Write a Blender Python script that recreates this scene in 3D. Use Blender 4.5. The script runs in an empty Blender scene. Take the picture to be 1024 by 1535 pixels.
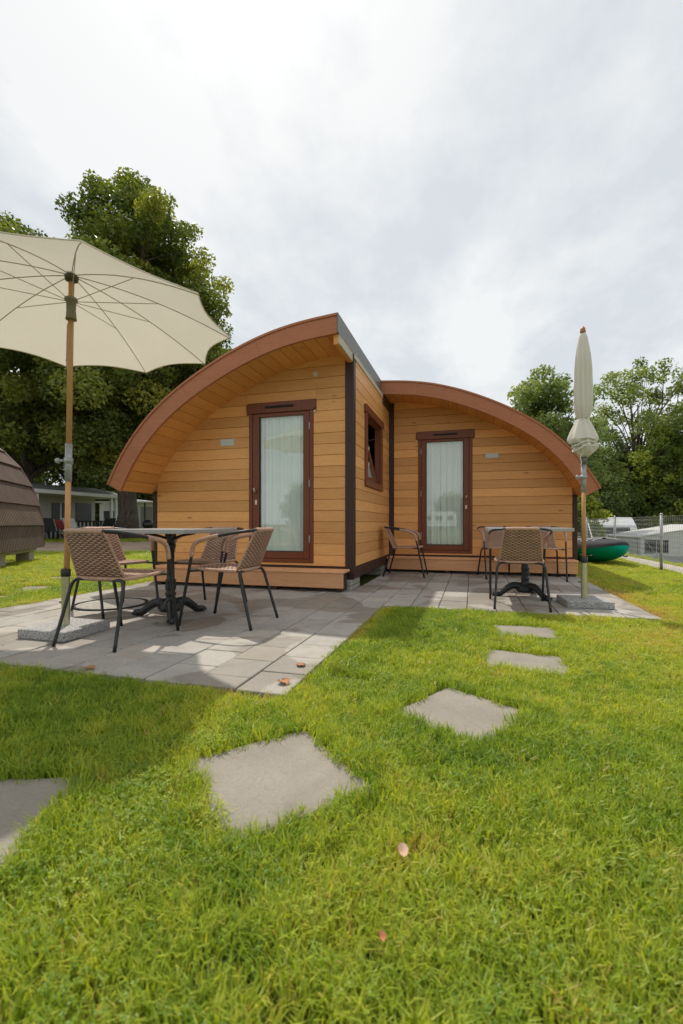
import bpy, bmesh, math, random
import numpy as np
from mathutils import Vector, Matrix

R = math.radians
random.seed(7)
C = bpy.context.scene.collection
scn = bpy.context.scene

# ------------------------------------------------------------------ camera
YAW = math.atan(196 / 682)
cam = bpy.data.cameras.new('camera')
cam.sensor_fit = 'HORIZONTAL'
cam.sensor_width = 24.0
cam.lens = 24.0 * 682 / 1024
cam.shift_y = 17.5 / 1024
cam.clip_start = 0.05
cam.clip_end = 2000
cam.dof.use_dof = True
cam.dof.focus_distance = 5.0
cam.dof.aperture_fstop = 3.2
camo = bpy.data.objects.new('camera', cam)
C.objects.link(camo)
camo.location = (0, 0, 0.78)
camo.rotation_euler = (R(90), 0, YAW)
scn.camera = camo

# ------------------------------------------------------------------ light
SUN = Vector((-0.96, 1.6, 2.98)).normalized()
world = bpy.data.worlds.new('World')
scn.world = world
world.use_nodes = True
wn, wl = world.node_tree.nodes, world.node_tree.links
wn.clear()
w_out = wn.new('ShaderNodeOutputWorld')
w_bg = wn.new('ShaderNodeBackground')
w_sky = wn.new('ShaderNodeTexSky')
w_sky.sky_type = 'NISHITA'
w_sky.sun_disc = False
w_sky.sun_elevation = math.asin(SUN.z)
w_sky.sun_rotation = math.atan2(SUN.x, SUN.y)
w_sky.dust_density = 2.0
w_tc = wn.new('ShaderNodeTexCoord')
# flatten the view direction on to a cloud layer
w_sep = wn.new('ShaderNodeSeparateXYZ'); wl.new(w_tc.outputs['Generated'], w_sep.inputs[0])
w_add = wn.new('ShaderNodeMath'); w_add.operation = 'ADD'; w_add.inputs[1].default_value = 0.22
w_abs = wn.new('ShaderNodeMath'); w_abs.operation = 'ABSOLUTE'; wl.new(w_sep.outputs[2], w_abs.inputs[0])
wl.new(w_abs.outputs[0], w_add.inputs[0])
w_comb = wn.new('ShaderNodeCombineXYZ')
for k in (0, 1):
    d = wn.new('ShaderNodeMath'); d.operation = 'DIVIDE'
    wl.new(w_sep.outputs[k], d.inputs[0]); wl.new(w_add.outputs[0], d.inputs[1])
    wl.new(d.outputs[0], w_comb.inputs[k])
w_n1 = wn.new('ShaderNodeTexNoise'); w_n1.inputs['Scale'].default_value = 1.15
w_n1.inputs['Detail'].default_value = 5; w_n1.inputs['Roughness'].default_value = 0.5
w_n1.inputs['Distortion'].default_value = 0.6
w_n2 = wn.new('ShaderNodeTexNoise'); w_n2.inputs['Scale'].default_value = 4.6
w_n2.inputs['Detail'].default_value = 9; w_n2.inputs['Roughness'].default_value = 0.62
w_map = wn.new('ShaderNodeMapping'); w_map.inputs['Location'].default_value = (3.1, 1.7, 0)
w_map.inputs['Scale'].default_value = (1.0, 0.75, 1.0)
wl.new(w_comb.outputs[0], w_map.inputs[0])
wl.new(w_map.outputs[0], w_n1.inputs['Vector']); wl.new(w_map.outputs[0], w_n2.inputs['Vector'])
w_mx = wn.new('ShaderNodeMath'); w_mx.operation = 'MULTIPLY_ADD'; w_mx.inputs[1].default_value = 0.42
wl.new(w_n2.outputs[0], w_mx.inputs[0]); wl.new(w_n1.outputs[0], w_mx.inputs[2])
w_rmp = wn.new('ShaderNodeValToRGB')
w_rmp.color_ramp.elements[0].position = 0.60; w_rmp.color_ramp.elements[0].color = (0.415, 0.442, 0.462, 1)
w_rmp.color_ramp.elements[1].position = 0.78; w_rmp.color_ramp.elements[1].color = (0.54, 0.547, 0.546, 1)
wl.new(w_mx.outputs[0], w_rmp.inputs[0])
# thin cloud is brighter round the sun
w_dot = wn.new('ShaderNodeVectorMath'); w_dot.operation = 'DOT_PRODUCT'
w_nrm = wn.new('ShaderNodeVectorMath'); w_nrm.operation = 'NORMALIZE'
wl.new(w_tc.outputs['Generated'], w_nrm.inputs[0]); wl.new(w_nrm.outputs[0], w_dot.inputs[0])
w_dot.inputs[1].default_value = SUN
w_mx0 = wn.new('ShaderNodeMath'); w_mx0.operation = 'MAXIMUM'; w_mx0.inputs[1].default_value = 0.0
wl.new(w_dot.outputs['Value'], w_mx0.inputs[0])
w_pw = wn.new('ShaderNodeMath'); w_pw.operation = 'POWER'; w_pw.inputs[1].default_value = 110.0
wl.new(w_mx0.outputs[0], w_pw.inputs[0])
w_mr = wn.new('ShaderNodeMath'); w_mr.operation = 'MULTIPLY_ADD'; w_mr.inputs[1].default_value = 1.0; w_mr.inputs[2].default_value = 1.0
wl.new(w_pw.outputs[0], w_mr.inputs[0])
w_gl = wn.new('ShaderNodeVectorMath'); w_gl.operation = 'SCALE'
wl.new(w_rmp.outputs[0], w_gl.inputs[0]); wl.new(w_mr.outputs[0], w_gl.inputs['Scale'])
w_s1 = wn.new('ShaderNodeVectorMath'); w_s1.operation = 'SCALE'; w_s1.inputs['Scale'].default_value = 0.06
wl.new(w_sky.outputs[0], w_s1.inputs[0])
w_mix = wn.new('ShaderNodeMix'); w_mix.data_type = 'RGBA'; w_mix.inputs[0].default_value = 0.92
wl.new(w_s1.outputs[0], w_mix.inputs[6]); wl.new(w_gl.outputs[0], w_mix.inputs[7])
wl.new(w_mix.outputs[2], w_bg.inputs[0])
w_bg.inputs[1].default_value = 1.0
wl.new(w_bg.outputs[0], w_out.inputs[0])

sun = bpy.data.lights.new('sun', 'SUN')
sun.energy = 2.0
sun.angle = R(0.9)
sun.color = (1.0, 0.93, 0.82)
suno = bpy.data.objects.new('sun', sun)
C.objects.link(suno)
suno.rotation_euler = SUN.to_track_quat('Z', 'Y').to_euler()
suno.location = (-6, 10, 19)

scn.view_settings.view_transform = 'Standard'
scn.view_settings.look = 'None'
scn.view_settings.exposure = 0.80
scn.view_settings.gamma = 1.0
scn.render.engine = 'CYCLES'
scn.cycles.max_bounces = 8
scn.cycles.transparent_max_bounces = 12
scn.cycles.use_denoising = True

# ------------------------------------------------------------------ helpers
FW = (-math.sin(YAW), math.cos(YAW)); RT = (math.cos(YAW), math.sin(YAW))


def spot(px, f):
    """ground point at depth f along the direction of photo column px"""
    u = (px - 512) / 682
    return (f * (FW[0] + u * RT[0]), f * (FW[1] + u * RT[1]))


class MB:
    def __init__(s):
        s.v = []; s.f = []; s.uv = None

    def add(s, vs, fs):
        o = len(s.v); s.v += [tuple(p) for p in vs]; s.f += [tuple(i + o for i in f) for f in fs]
        return s

    def box(s, x0, x1, y0, y1, z0, z1):
        return s.add([(x0, y0, z0), (x1, y0, z0), (x1, y1, z0), (x0, y1, z0), (x0, y0, z1), (x1, y0, z1), (x1, y1, z1), (x0, y1, z1)],
                     [(3, 2, 1, 0), (4, 5, 6, 7), (0, 1, 5, 4), (1, 2, 6, 5), (2, 3, 7, 6), (3, 0, 4, 7)])

    def prism(s, pts, axis, a, b):
        """polygon pts (2D) extruded along axis from a to b; axis 'y': pts=(x,z); 'x': pts=(y,z); 'z': pts=(x,y)"""
        def P(p, t):
            return {'y': (p[0], t, p[1]), 'x': (t, p[0], p[1]), 'z': (p[0], p[1], t)}[axis]
        n = len(pts)
        vs = [P(p, a) for p in pts] + [P(p, b) for p in pts]
        fs = [tuple(range(n)), tuple(range(2 * n - 1, n - 1, -1))] + [(i, i + n, (i + 1) % n + n, (i + 1) % n) for i in range(n)]
        return s.add(vs, fs)

    def tube(s, path, rad, n=8, cap=True):
        path = [Vector(p) for p in path]; m = len(path)
        if not hasattr(rad, '__len__'): rad = [rad] * m
        prev = None; rings = []
        for i, p in enumerate(path):
            t = (path[min(i + 1, m - 1)] - path[max(i - 1, 0)]).normalized()
            if prev is None:
                up = Vector((0, 0, 1)) if abs(t.z) < 0.9 else Vector((1, 0, 0))
                a = t.cross(up).normalized()
            else:
                a = (prev - t * prev.dot(t)).normalized()
            prev = a; b = t.cross(a)
            rings.append([p + (a * math.cos(2 * math.pi * k / n) + b * math.sin(2 * math.pi * k / n)) * rad[i] for k in range(n)])
        vs = [v for r in rings for v in r]
        fs = [(i * n + k, i * n + (k + 1) % n, (i + 1) * n + (k + 1) % n, (i + 1) * n + k) for i in range(m - 1) for k in range(n)]
        if cap: fs += [tuple(range(n - 1, -1, -1)), tuple((m - 1) * n + k for k in range(n))]
        return s.add(vs, fs)

    def lathe(s, prof, n=20, c=(0, 0, 0), fold=None):
        """profile [(r, z)]; fold(theta, z) multiplies the radius"""
        vs = []; m = len(prof)
        for r, z in prof:
            for k in range(n):
                th = 2 * math.pi * k / n
                q = r * (fold(th, z) if fold else 1)
                vs.append((c[0] + q * math.cos(th), c[1] + q * math.sin(th), c[2] + z))
        fs = [(i * n + k, i * n + (k + 1) % n, (i + 1) * n + (k + 1) % n, (i + 1) * n + k) for i in range(m - 1) for k in range(n)]
        fs += [tuple(range(n - 1, -1, -1)), tuple((m - 1) * n + k for k in range(n))]
        return s.add(vs, fs)

    def grid(s, fn, nu, nv):
        vs = [fn(i / nu, j / nv) for j in range(nv + 1) for i in range(nu + 1)]
        fs = [(j * (nu + 1) + i, j * (nu + 1) + i + 1, (j + 1) * (nu + 1) + i + 1, (j + 1) * (nu + 1) + i) for j in range(nv) for i in range(nu)]
        o = len(s.f)
        s.add(vs, fs)
        if s.uv is None: s.uv = {}
        for j in range(nv):
            for i in range(nu):
                s.uv[o + j * nu + i] = [(i / nu, j / nv), ((i + 1) / nu, j / nv), ((i + 1) / nu, (j + 1) / nv), (i / nu, (j + 1) / nv)]
        return s

    def mesh(s, name, mat, bevel=0, smooth=False, fix=True):
        me = bpy.data.meshes.new(name)
        me.from_pydata(s.v, [], s.f)
        if s.uv:
            ul = me.uv_layers.new(name='UVMap')
            for fi, uvs in s.uv.items():
                p = me.polygons[fi]
                for k, li in enumerate(p.loop_indices): ul.data[li].uv = uvs[k]
        if bevel or fix:
            bm = bmesh.new(); bm.from_mesh(me)
            if fix: bmesh.ops.recalc_face_normals(bm, faces=bm.faces)
            if bevel: bmesh.ops.bevel(bm, geom=list(bm.edges), offset=bevel, segments=1, affect='EDGES', clamp_overlap=True)
            bm.to_mesh(me); bm.free()
        if smooth:
            me.polygons.foreach_set('use_smooth', [True] * len(me.polygons))
        me.materials.append(mat)
        return me

    def build(s, name, mat, parent=None, bevel=0, smooth=False, fix=True):
        o = bpy.data.objects.new(name, s.mesh(name, mat, bevel, smooth, fix))
        C.objects.link(o)
        if parent is not None: o.parent = parent
        return o


def tag(o, label=None, cat=None, group=None, kind=None):
    if label: o['label'] = label
    if cat: o['category'] = cat
    if group: o['group'] = group
    if kind: o['kind'] = kind
    return o


def thing(name, label, cat, loc=(0, 0, 0), rz=0, group=None, kind=None):
    o = bpy.data.objects.new(name, None); C.objects.link(o)
    o.location = loc; o.rotation_euler = (0, 0, rz); o.empty_display_size = 0.1
    return tag(o, label, cat, group, kind)


def copy_tree(o, parent=None):
    c = o.copy(); C.objects.link(c); c.parent = parent
    for ch in list(o.children): copy_tree(ch, c)
    return c


def smoothpath(pts, n=6):
    """Catmull-Rom through pts"""
    pts = [Vector(p) for p in pts]; out = []
    for i in range(len(pts) - 1):
        p0 = pts[max(i - 1, 0)]; p1 = pts[i]; p2 = pts[i + 1]; p3 = pts[min(i + 2, len(pts) - 1)]
        for k in range(n):
            t = k / n
            out.append(0.5 * ((2 * p1) + (p2 - p0) * t + (2 * p0 - 5 * p1 + 4 * p2 - p3) * t * t + (3 * p1 - p0 - 3 * p2 + p3) * t ** 3))
    out.append(pts[-1])
    return out


# ------------------------------------------------------------------ materials
def new_mat(name):
    m = bpy.data.materials.new(name); m.use_nodes = True
    nt = m.node_tree
    b = nt.nodes['Principled BSDF']
    return m, nt.nodes, nt.links, b


def ramp(N, L, src, stops):
    r = N.new('ShaderNodeValToRGB')
    el = r.color_ramp.elements
    while len(el) > len(stops): el.remove(el[-1])
    while len(el) < len(stops): el.new(0.5)
    for e, (p, c) in zip(el, stops):
        e.position = p; e.color = (*c, 1) if len(c) == 3 else c
    L.new(src, r.inputs[0])
    return r.outputs[0]


def noise(N, L, vec, scale, detail=4, rough=0.55, dist=0):
    n = N.new('ShaderNodeTexNoise')
    n.inputs['Scale'].default_value = scale; n.inputs['Detail'].default_value = detail
    n.inputs['Roughness'].default_value = rough; n.inputs['Distortion'].default_value = dist
    if vec is not None: L.new(vec, n.inputs['Vector'])
    return n.outputs[0]


def mixc(N, L, a, b, f, mode='MIX'):
    m = N.new('ShaderNodeMix'); m.data_type = 'RGBA'; m.blend_type = mode
    for i, v in ((0, f), (6, a), (7, b)):
        if isinstance(v, (int, float)): m.inputs[i].default_value = v
        elif isinstance(v, tuple): m.inputs[i].default_value = (*v, 1)
        else: L.new(v, m.inputs[i])
    return m.outputs[2]


def bump(N, L, b, h, strength=0.3, dist=0.01):
    n = N.new('ShaderNodeBump'); n.inputs['Strength'].default_value = strength; n.inputs['Distance'].default_value = dist
    L.new(h, n.inputs['Height']); L.new(n.outputs[0], b.inputs['Normal'])


def objvec(N, L, scale=(1, 1, 1), jitter=True):
    """object coordinates, shifted by each object's own random number so that no two boards share a grain"""
    t = N.new('ShaderNodeTexCoord'); mp = N.new('ShaderNodeMapping'); mp.inputs['Scale'].default_value = scale
    if jitter:
        oi = N.new('ShaderNodeObjectInfo')
        s = N.new('ShaderNodeVectorMath'); s.operation = 'SCALE'; s.inputs[0].default_value = (37.0, 17.0, 53.0)
        L.new(oi.outputs['Random'], s.inputs['Scale'])
        a = N.new('ShaderNodeVectorMath'); a.operation = 'ADD'
        L.new(t.outputs['Object'], a.inputs[0]); L.new(s.outputs[0], a.inputs[1]); L.new(a.outputs[0], mp.inputs[0])
    else:
        L.new(t.outputs['Object'], mp.inputs[0])
    return mp.outputs[0]


def plain(name, col, rough=0.5, metal=0.0, var=0.0, nscale=30, bmp=0.0):
    m, N, L, b = new_mat(name)
    b.inputs['Roughness'].default_value = rough; b.inputs['Metallic'].default_value = metal
    v = objvec(N, L)
    n = noise(N, L, v, nscale, 5)
    lo = tuple(max(c * (1 - var), 0) for c in col); hi = tuple(min(c * (1 + var), 1) for c in col)
    L.new(ramp(N, L, n, [(0.3, lo), (0.7, hi)]), b.inputs['Base Color'])
    if bmp: bump(N, L, b, n, bmp, 0.004)
    return m


def wood(name, c1, c2, axis='x', knots=True, rough=0.5, knot=(0.36, 0.15, 0.045), tint=0.2):
    m, N, L, b = new_mat(name)
    sc = {'x': (1.2, 14, 14), 'y': (14, 1.2, 14), 'z': (14, 14, 1.2)}[axis]
    v = objvec(N, L, sc)
    n = noise(N, L, v, 2.2, 6, 0.6, 0.8)
    col = ramp(N, L, n, [(0.28, c1), (0.5, tuple((a + b_) / 2 for a, b_ in zip(c1, c2))), (0.72, c2)])
    fine = noise(N, L, objvec(N, L, tuple(s * 6 for s in sc)), 2.0, 3, 0.5)
    col = mixc(N, L, col, ramp(N, L, fine, [(0.3, (0.86, 0.84, 0.8)), (0.7, (1.05, 1.05, 1.05))]), 0.8, 'MULTIPLY')
    if knots:
        kv = objvec(N, L, {'x': (2.3, 6, 6), 'y': (6, 2.3, 6), 'z': (6, 6, 2.3)}[axis])
        vo = N.new('ShaderNodeTexVoronoi'); vo.inputs['Scale'].default_value = 1.0
        L.new(kv, vo.inputs['Vector'])
        k = ramp(N, L, vo.outputs['Distance'], [(0.04, (0.8, 0.8, 0.8)), (0.11, (0.0, 0.0, 0.0))])
        col = mixc(N, L, col, knot, k)
    oi = N.new('ShaderNodeObjectInfo')
    t = ramp(N, L, oi.outputs['Random'], [(0.0, (1 - tint, 1 - tint * 1.1, 1 - tint * 1.3)), (1.0, (1 + tint * 0.6, 1 + tint * 0.6, 1 + tint * 0.6))])
    col = mixc(N, L, col, t, 1.0, 'MULTIPLY')
    L.new(col, b.inputs['Base Color'])
    b.inputs['Roughness'].default_value = rough
    b.inputs['Specular IOR Level'].default_value = 0.35
    bump(N, L, b, fine, 0.25, 0.002)
    return m


M = {}
M['board_x'] = wood('stained_larch_across', (0.77, 0.375, 0.125), (0.86, 0.46, 0.18), 'x')
M['board_y'] = wood('stained_larch_along', (0.77, 0.375, 0.125), (0.86, 0.46, 0.18), 'y')
M['soffit'] = wood('stained_soffit', (0.72, 0.31, 0.08), (0.80, 0.385, 0.12), 'y', tint=0.1)
M['fascia'] = wood('red_brown_stain', (0.40, 0.145, 0.062), (0.47, 0.18, 0.084), 'x', knots=False, rough=0.45, tint=0.05)
M['trim_z'] = wood('door_stain', (0.175, 0.05, 0.024), (0.22, 0.068, 0.032), 'z', knots=False, rough=0.38, tint=0.05)
M['post'] = wood('dark_brown_stain', (0.045, 0.022, 0.02), (0.065, 0.033, 0.028), 'z', knots=False, rough=0.5, tint=0.05)
M['step'] = wood('larch_step', (0.72, 0.35, 0.165), (0.82, 0.46, 0.25), 'x', knot=(0.25, 0.07, 0.02))
M['pale_board'] = plain('weathered_pale_board', (0.50, 0.45, 0.33), 0.6, 0, 0.12, 18)
M['flashing'] = plain('grey_flashing', (0.15, 0.145, 0.135), 0.45, 0.3, 0.1, 12)
M['roof_metal'] = plain('brown_roof_sheet', (0.10, 0.055, 0.04), 0.5, 0.0, 0.1, 10)
M['inner'] = plain('inner_wall', (0.42, 0.21, 0.08), 0.8, 0, 0.05, 8)
M['black_gap'] = plain('sealing_strip', (0.012, 0.011, 0.011), 0.7, 0, 0.1, 20)
M['brass'] = plain('satin_nickel', (0.62, 0.55, 0.42), 0.3, 1.0, 0.05, 40)
M['white_lamp'] = plain('white_lamp_plastic', (0.62, 0.52, 0.40), 0.4, 0, 0.03, 20)
M['concrete'] = plain('concrete_block', (0.34, 0.32, 0.28), 0.9, 0, 0.25, 26, 0.4)
M['black_metal'] = plain('black_powder_coat', (0.013, 0.015, 0.015), 0.38, 0.0, 0.2, 60)
M['iron'] = plain('cast_iron', (0.020, 0.023, 0.024), 0.42, 0.2, 0.25, 45, 0.25)
M['table_top'] = plain('grey_laminate', (0.27, 0.265, 0.26), 0.42, 0.0, 0.12, 34)
M['table_rim'] = plain('aluminium_rim', (0.42, 0.42, 0.41), 0.38, 0.6, 0.05, 30)
M['rib'] = plain('umbrella_rib', (0.46, 0.42, 0.33), 0.5, 0.3, 0.05, 30)
M['hub'] = plain('hub_plastic', (0.055, 0.045, 0.03), 0.5, 0, 0.1, 30)
M['runner'] = plain('runner_plastic', (0.20, 0.18, 0.13), 0.5, 0, 0.1, 30)
M['pole'] = wood('ash_pole', (0.50, 0.26, 0.10), (0.60, 0.34, 0.15), 'z', knots=False, rough=0.4)
M['finial'] = plain('wooden_finial', (0.42, 0.16, 0.09), 0.45, 0, 0.1, 30)
M['galv'] = plain('galvanised_steel', (0.36, 0.375, 0.375), 0.5, 0.6, 0.2, 40)
M['sleeve'] = plain('lacquered_sleeve', (0.52, 0.50, 0.34), 0.3, 0.7, 0.12, 12)
M['white_sheet'] = plain('white_sheet_metal', (0.74, 0.75, 0.75), 0.45, 0, 0.04, 6)
M['offwhite'] = plain('cream_render', (0.40, 0.39, 0.36), 0.85, 0, 0.05, 4)
M['tent_grey'] = plain('grey_tent_skirt', (0.36, 0.36, 0.36), 0.8, 0, 0.05, 5)
M['grey_roof'] = plain('grey_bitumen_roof', (0.23, 0.245, 0.22), 0.8, 0, 0.15, 8)
M['dark_glass'] = plain('dark_window', (0.012, 0.014, 0.016), 0.3, 0, 0.1, 4)
M['dark_stuff'] = plain('dark_fabric', (0.02, 0.022, 0.024), 0.8, 0, 0.2, 10)
M['stripe'] = plain('pale_fabric', (0.5, 0.5, 0.48), 0.8, 0, 0.1, 10)
M['red_fabric'] = plain('red_fabric', (0.35, 0.05, 0.05), 0.8, 0, 0.1, 10)
M['kayak_green'] = plain('turquoise_hull_fabric', (0.0, 0.40, 0.32), 0.45, 0, 0.08, 20)
M['kayak_black'] = plain('black_deck_fabric', (0.05, 0.052, 0.058), 0.7, 0, 0.15, 20)
M['kayak_white'] = plain('white_deck_print', (0.65, 0.65, 0.65), 0.5, 0, 0.05, 20)
for _k in ('kayak_black', 'kayak_green'):
    M[_k].node_tree.nodes['Principled BSDF'].inputs['Specular IOR Level'].default_value = 0.12
M['soil_path'] = plain('trodden_earth', (0.30, 0.22, 0.15), 0.95, 0, 0.25, 1.5, 0.3)
M['gravel'] = plain('pale_gravel_path', (0.40, 0.36, 0.31), 0.95, 0, 0.22, 9, 0.3)
M['leaf_dry'] = plain('dry_leaf', (0.38, 0.17, 0.07), 0.7, 0, 0.3, 60)
M['petal'] = plain('pale_pink_skin', (0.72, 0.46, 0.36), 0.5, 0, 0.2, 40)
M['fruit'] = plain('orange_skin', (0.55, 0.20, 0.10), 0.5, 0, 0.2, 40)


def mat_wicker():
    m, N, L, b = new_mat('brown_wicker')
    uv = N.new('ShaderNodeUVMap')
    sp = N.new('ShaderNodeSeparateXYZ'); L.new(uv.outputs[0], sp.inputs[0])

    def op(o, a, b_=None):
        q = N.new('ShaderNodeMath'); q.operation = o
        for i_, x in ((0, a), (1, b_)):
            if x is None: continue
            if isinstance(x, (int, float)): q.inputs[i_].default_value = x
            else: L.new(x, q.inputs[i_])
        return q.outputs[0]
    # strands run across, over and under upright stakes, each row shifted by one stake
    NVr, NUr = 24.0, 13.0
    v = op('MULTIPLY', sp.outputs[1], NVr)
    row = op('FLOOR', v)
    strand = op('ABSOLUTE', op('SINE', op('MULTIPLY', v, math.pi)))
    ov = op('SINE', op('ADD', op('MULTIPLY', sp.outputs[0], NUr * math.pi), op('MULTIPLY', row, math.pi)))
    h = op('MULTIPLY', strand, op('MULTIPLY_ADD', ov, 0.42))
    hh = [n_ for n_ in N if n_.type == 'MATH' and n_.operation == 'MULTIPLY_ADD'][-1]; hh.inputs[2].default_value = 0.58
    vv = objvec(N, L)
    n = noise(N, L, vv, 14, 3)
    col = ramp(N, L, h, [(0.08, (0.07, 0.035, 0.02)), (0.32, (0.37, 0.205, 0.14)), (0.85, (0.62, 0.39, 0.29))])
    col = mixc(N, L, col, ramp(N, L, n, [(0.3, (0.82, 0.82, 0.82)), (0.7, (1.12, 1.1, 1.08))]), 1.0, 'MULTIPLY')
    L.new(col, b.inputs['Base Color'])
    b.inputs['Roughness'].default_value = 0.5
    bump(N, L, b, h, 0.8, 0.006)
    return m


M['wicker'] = mat_wicker()


def mat_wrap():
    m, N, L, b = new_mat('wicker_wrap')
    v = objvec(N, L, (1, 1, 1))
    n = noise(N, L, v, 110, 2)
    L.new(ramp(N, L, n, [(0.35, (0.34, 0.19, 0.125)), (0.65, (0.55, 0.35, 0.25))]), b.inputs['Base Color'])
    b.inputs['Roughness'].default_value = 0.45
    bump(N, L, b, n, 0.5, 0.002)
    return m


M['wrap'] = mat_wrap()


def mat_canvas(name, col, transl):
    m, N, L, b = new_mat(name)
    v = objvec(N, L)
    n = noise(N, L, v, 3.0, 4)
    c = ramp(N, L, n, [(0.3, tuple(x * 0.95 for x in col)), (0.7, col)])
    L.new(c, b.inputs['Base Color']); b.inputs['Roughness'].default_value = 0.9
    b.inputs['Specular IOR Level'].default_value = 0.1
    t = N.new('ShaderNodeBsdfTranslucent'); L.new(c, t.inputs[0])
    mx = N.new('ShaderNodeMixShader'); mx.inputs[0].default_value = transl
    out = [x for x in N if x.type == 'OUTPUT_MATERIAL'][0]
    L.new(b.outputs[0], mx.inputs[1]); L.new(t.outputs[0], mx.inputs[2]); L.new(mx.outputs[0], out.inputs[0])
    f = noise(N, L, v, 450, 2)
    bump(N, L, b, f, 0.15, 0.001)
    return m


M['canvas'] = mat_canvas('cream_canvas', (0.80, 0.75, 0.64), 0.33)
M['canvas_folded'] = mat_canvas('cream_canvas_folded', (0.78, 0.75, 0.66), 0.15)
M['tent'] = mat_canvas('white_tent_canvas', (0.84, 0.84, 0.83), 0.45)
M['curtain'] = mat_canvas('sheer_curtain', (0.90, 0.92, 0.90), 0.06)


def mat_glass():
    m, N, L, b = new_mat('door_glass')
    out = [x for x in N if x.type == 'OUTPUT_MATERIAL'][0]
    tr = N.new('ShaderNodeBsdfTransparent'); tr.inputs[0].default_value = (0.95, 0.98, 0.965, 1)
    gl = N.new('ShaderNodeBsdfGlossy'); gl.inputs['Roughness'].default_value = 0.0
    gl.inputs[0].default_value = (0.95, 1.0, 0.98, 1)
    lw = N.new('ShaderNodeLayerWeight'); lw.inputs['Blend'].default_value = 0.5
    pw = N.new('ShaderNodeMath'); pw.operation = 'POWER'; pw.inputs[1].default_value = 5.0
    L.new(lw.outputs['Facing'], pw.inputs[0])
    fr = N.new('ShaderNodeMath'); fr.operation = 'MULTIPLY_ADD'; fr.inputs[1].default_value = 0.9; fr.inputs[2].default_value = 0.085
    fr.use_clamp = True
    L.new(pw.outputs[0], fr.inputs[0])
    mx = N.new('ShaderNodeMixShader')
    L.new(fr.outputs[0], mx.inputs[0]); L.new(tr.outputs[0], mx.inputs[1]); L.new(gl.outputs[0], mx.inputs[2])
    L.new(mx.outputs[0], out.inputs[0])
    return m


M['glass'] = mat_glass()


def mat_paver():
    m, N, L, b = new_mat('concrete_paver')
    g = N.new('ShaderNodeNewGeometry')
    v = objvec(N, L)
    oi = N.new('ShaderNodeObjectInfo')
    base = ramp(N, L, oi.outputs['Random'], [(0.0, (0.34, 0.312, 0.275)), (0.35, (0.40, 0.375, 0.335)), (0.7, (0.36, 0.34, 0.31)), (1.0, (0.43, 0.39, 0.335))])
    sp = noise(N, L, v, 130, 3)
    base = mixc(N, L, base, ramp(N, L, sp, [(0.3, (0.82, 0.82, 0.82)), (0.7, (1.12, 1.12, 1.12))]), 1.0, 'MULTIPLY')
    blot = noise(N, L, v, 6, 5, 0.6, 0.5)
    base = mixc(N, L, base, ramp(N, L, blot, [(0.35, (0.86, 0.85, 0.84)), (0.6, (1.05, 1.05, 1.05))]), 0.8, 'MULTIPLY')
    # damp stains left by a shower
    wet = noise(N, L, g.outputs['Position'], 1.5, 3, 0.45, 0.7)
    wm = ramp(N, L, wet, [(0.505, (0, 0, 0)), (0.53, (1, 1, 1))])
    base = mixc(N, L, base, (0.70, 0.68, 0.66), wm, 'MULTIPLY')
    L.new(base, b.inputs['Base Color'])
    rr = N.new('ShaderNodeMapRange'); rr.inputs[3].default_value = 0.85; rr.inputs[4].default_value = 0.5
    L.new(wm, rr.inputs[0]); L.new(rr.outputs[0], b.inputs['Roughness'])
    bump(N, L, b, sp, 0.35, 0.003)
    return m


M['paver'] = mat_paver()


def mat_slab():
    m, N, L, b = new_mat('sandstone_slab')
    v = objvec(N, L)
    n = noise(N, L, v, 5, 6, 0.6, 0.4)
    f = noise(N, L, v, 160, 3)
    c = ramp(N, L, n, [(0.3, (0.225, 0.20, 0.163)), (0.7, (0.29, 0.26, 0.216))])
    c = mixc(N, L, c, ramp(N, L, f, [(0.3, (0.86, 0.86, 0.86)), (0.7, (1.1, 1.1, 1.1))]), 1.0, 'MULTIPLY')
    st = noise(N, L, v, 11, 5, 0.65, 1.2)
    c = mixc(N, L, c, (0.15, 0.125, 0.085), ramp(N, L, st, [(0.60, (0, 0, 0)), (0.74, (0.55, 0.55, 0.55))]))
    vo = N.new('ShaderNodeTexVoronoi'); vo.inputs['Scale'].default_value = 42; L.new(v, vo.inputs['Vector'])
    c = mixc(N, L, c, (0.10, 0.085, 0.06), ramp(N, L, vo.outputs['Distance'], [(0.05, (0.7, 0.7, 0.7)), (0.10, (0, 0, 0))]))
    # earth and moss that creeps in over the rim of the slab
    t = N.new('ShaderNodeTexCoord'); sp = N.new('ShaderNodeSeparateXYZ'); L.new(t.outputs['Generated'], sp.inputs[0])
    ds = []
    for k in (0, 1):
        a = N.new('ShaderNodeMath'); a.operation = 'SUBTRACT'; a.inputs[1].default_value = 0.5; L.new(sp.outputs[k], a.inputs[0])
        q = N.new('ShaderNodeMath'); q.operation = 'ABSOLUTE'; L.new(a.outputs[0], q.inputs[0]); ds.append(q.outputs[0])
    mx = N.new('ShaderNodeMath'); mx.operation = 'MAXIMUM'; L.new(ds[0], mx.inputs[0]); L.new(ds[1], mx.inputs[1])
    ad = N.new('ShaderNodeMath'); ad.operation = 'MULTIPLY_ADD'; ad.inputs[1].default_value = 0.10
    L.new(st, ad.inputs[0]); L.new(mx.outputs[0], ad.inputs[2])
    c = mixc(N, L, c, (0.075, 0.06, 0.03), ramp(N, L, ad.outputs[0], [(0.505, (0, 0, 0)), (0.555, (0.85, 0.85, 0.85))]))
    L.new(c, b.inputs['Base Color']); b.inputs['Roughness'].default_value = 0.9
    bump(N, L, b, f, 0.35, 0.003)
    return m


M['slab'] = mat_slab()


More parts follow.
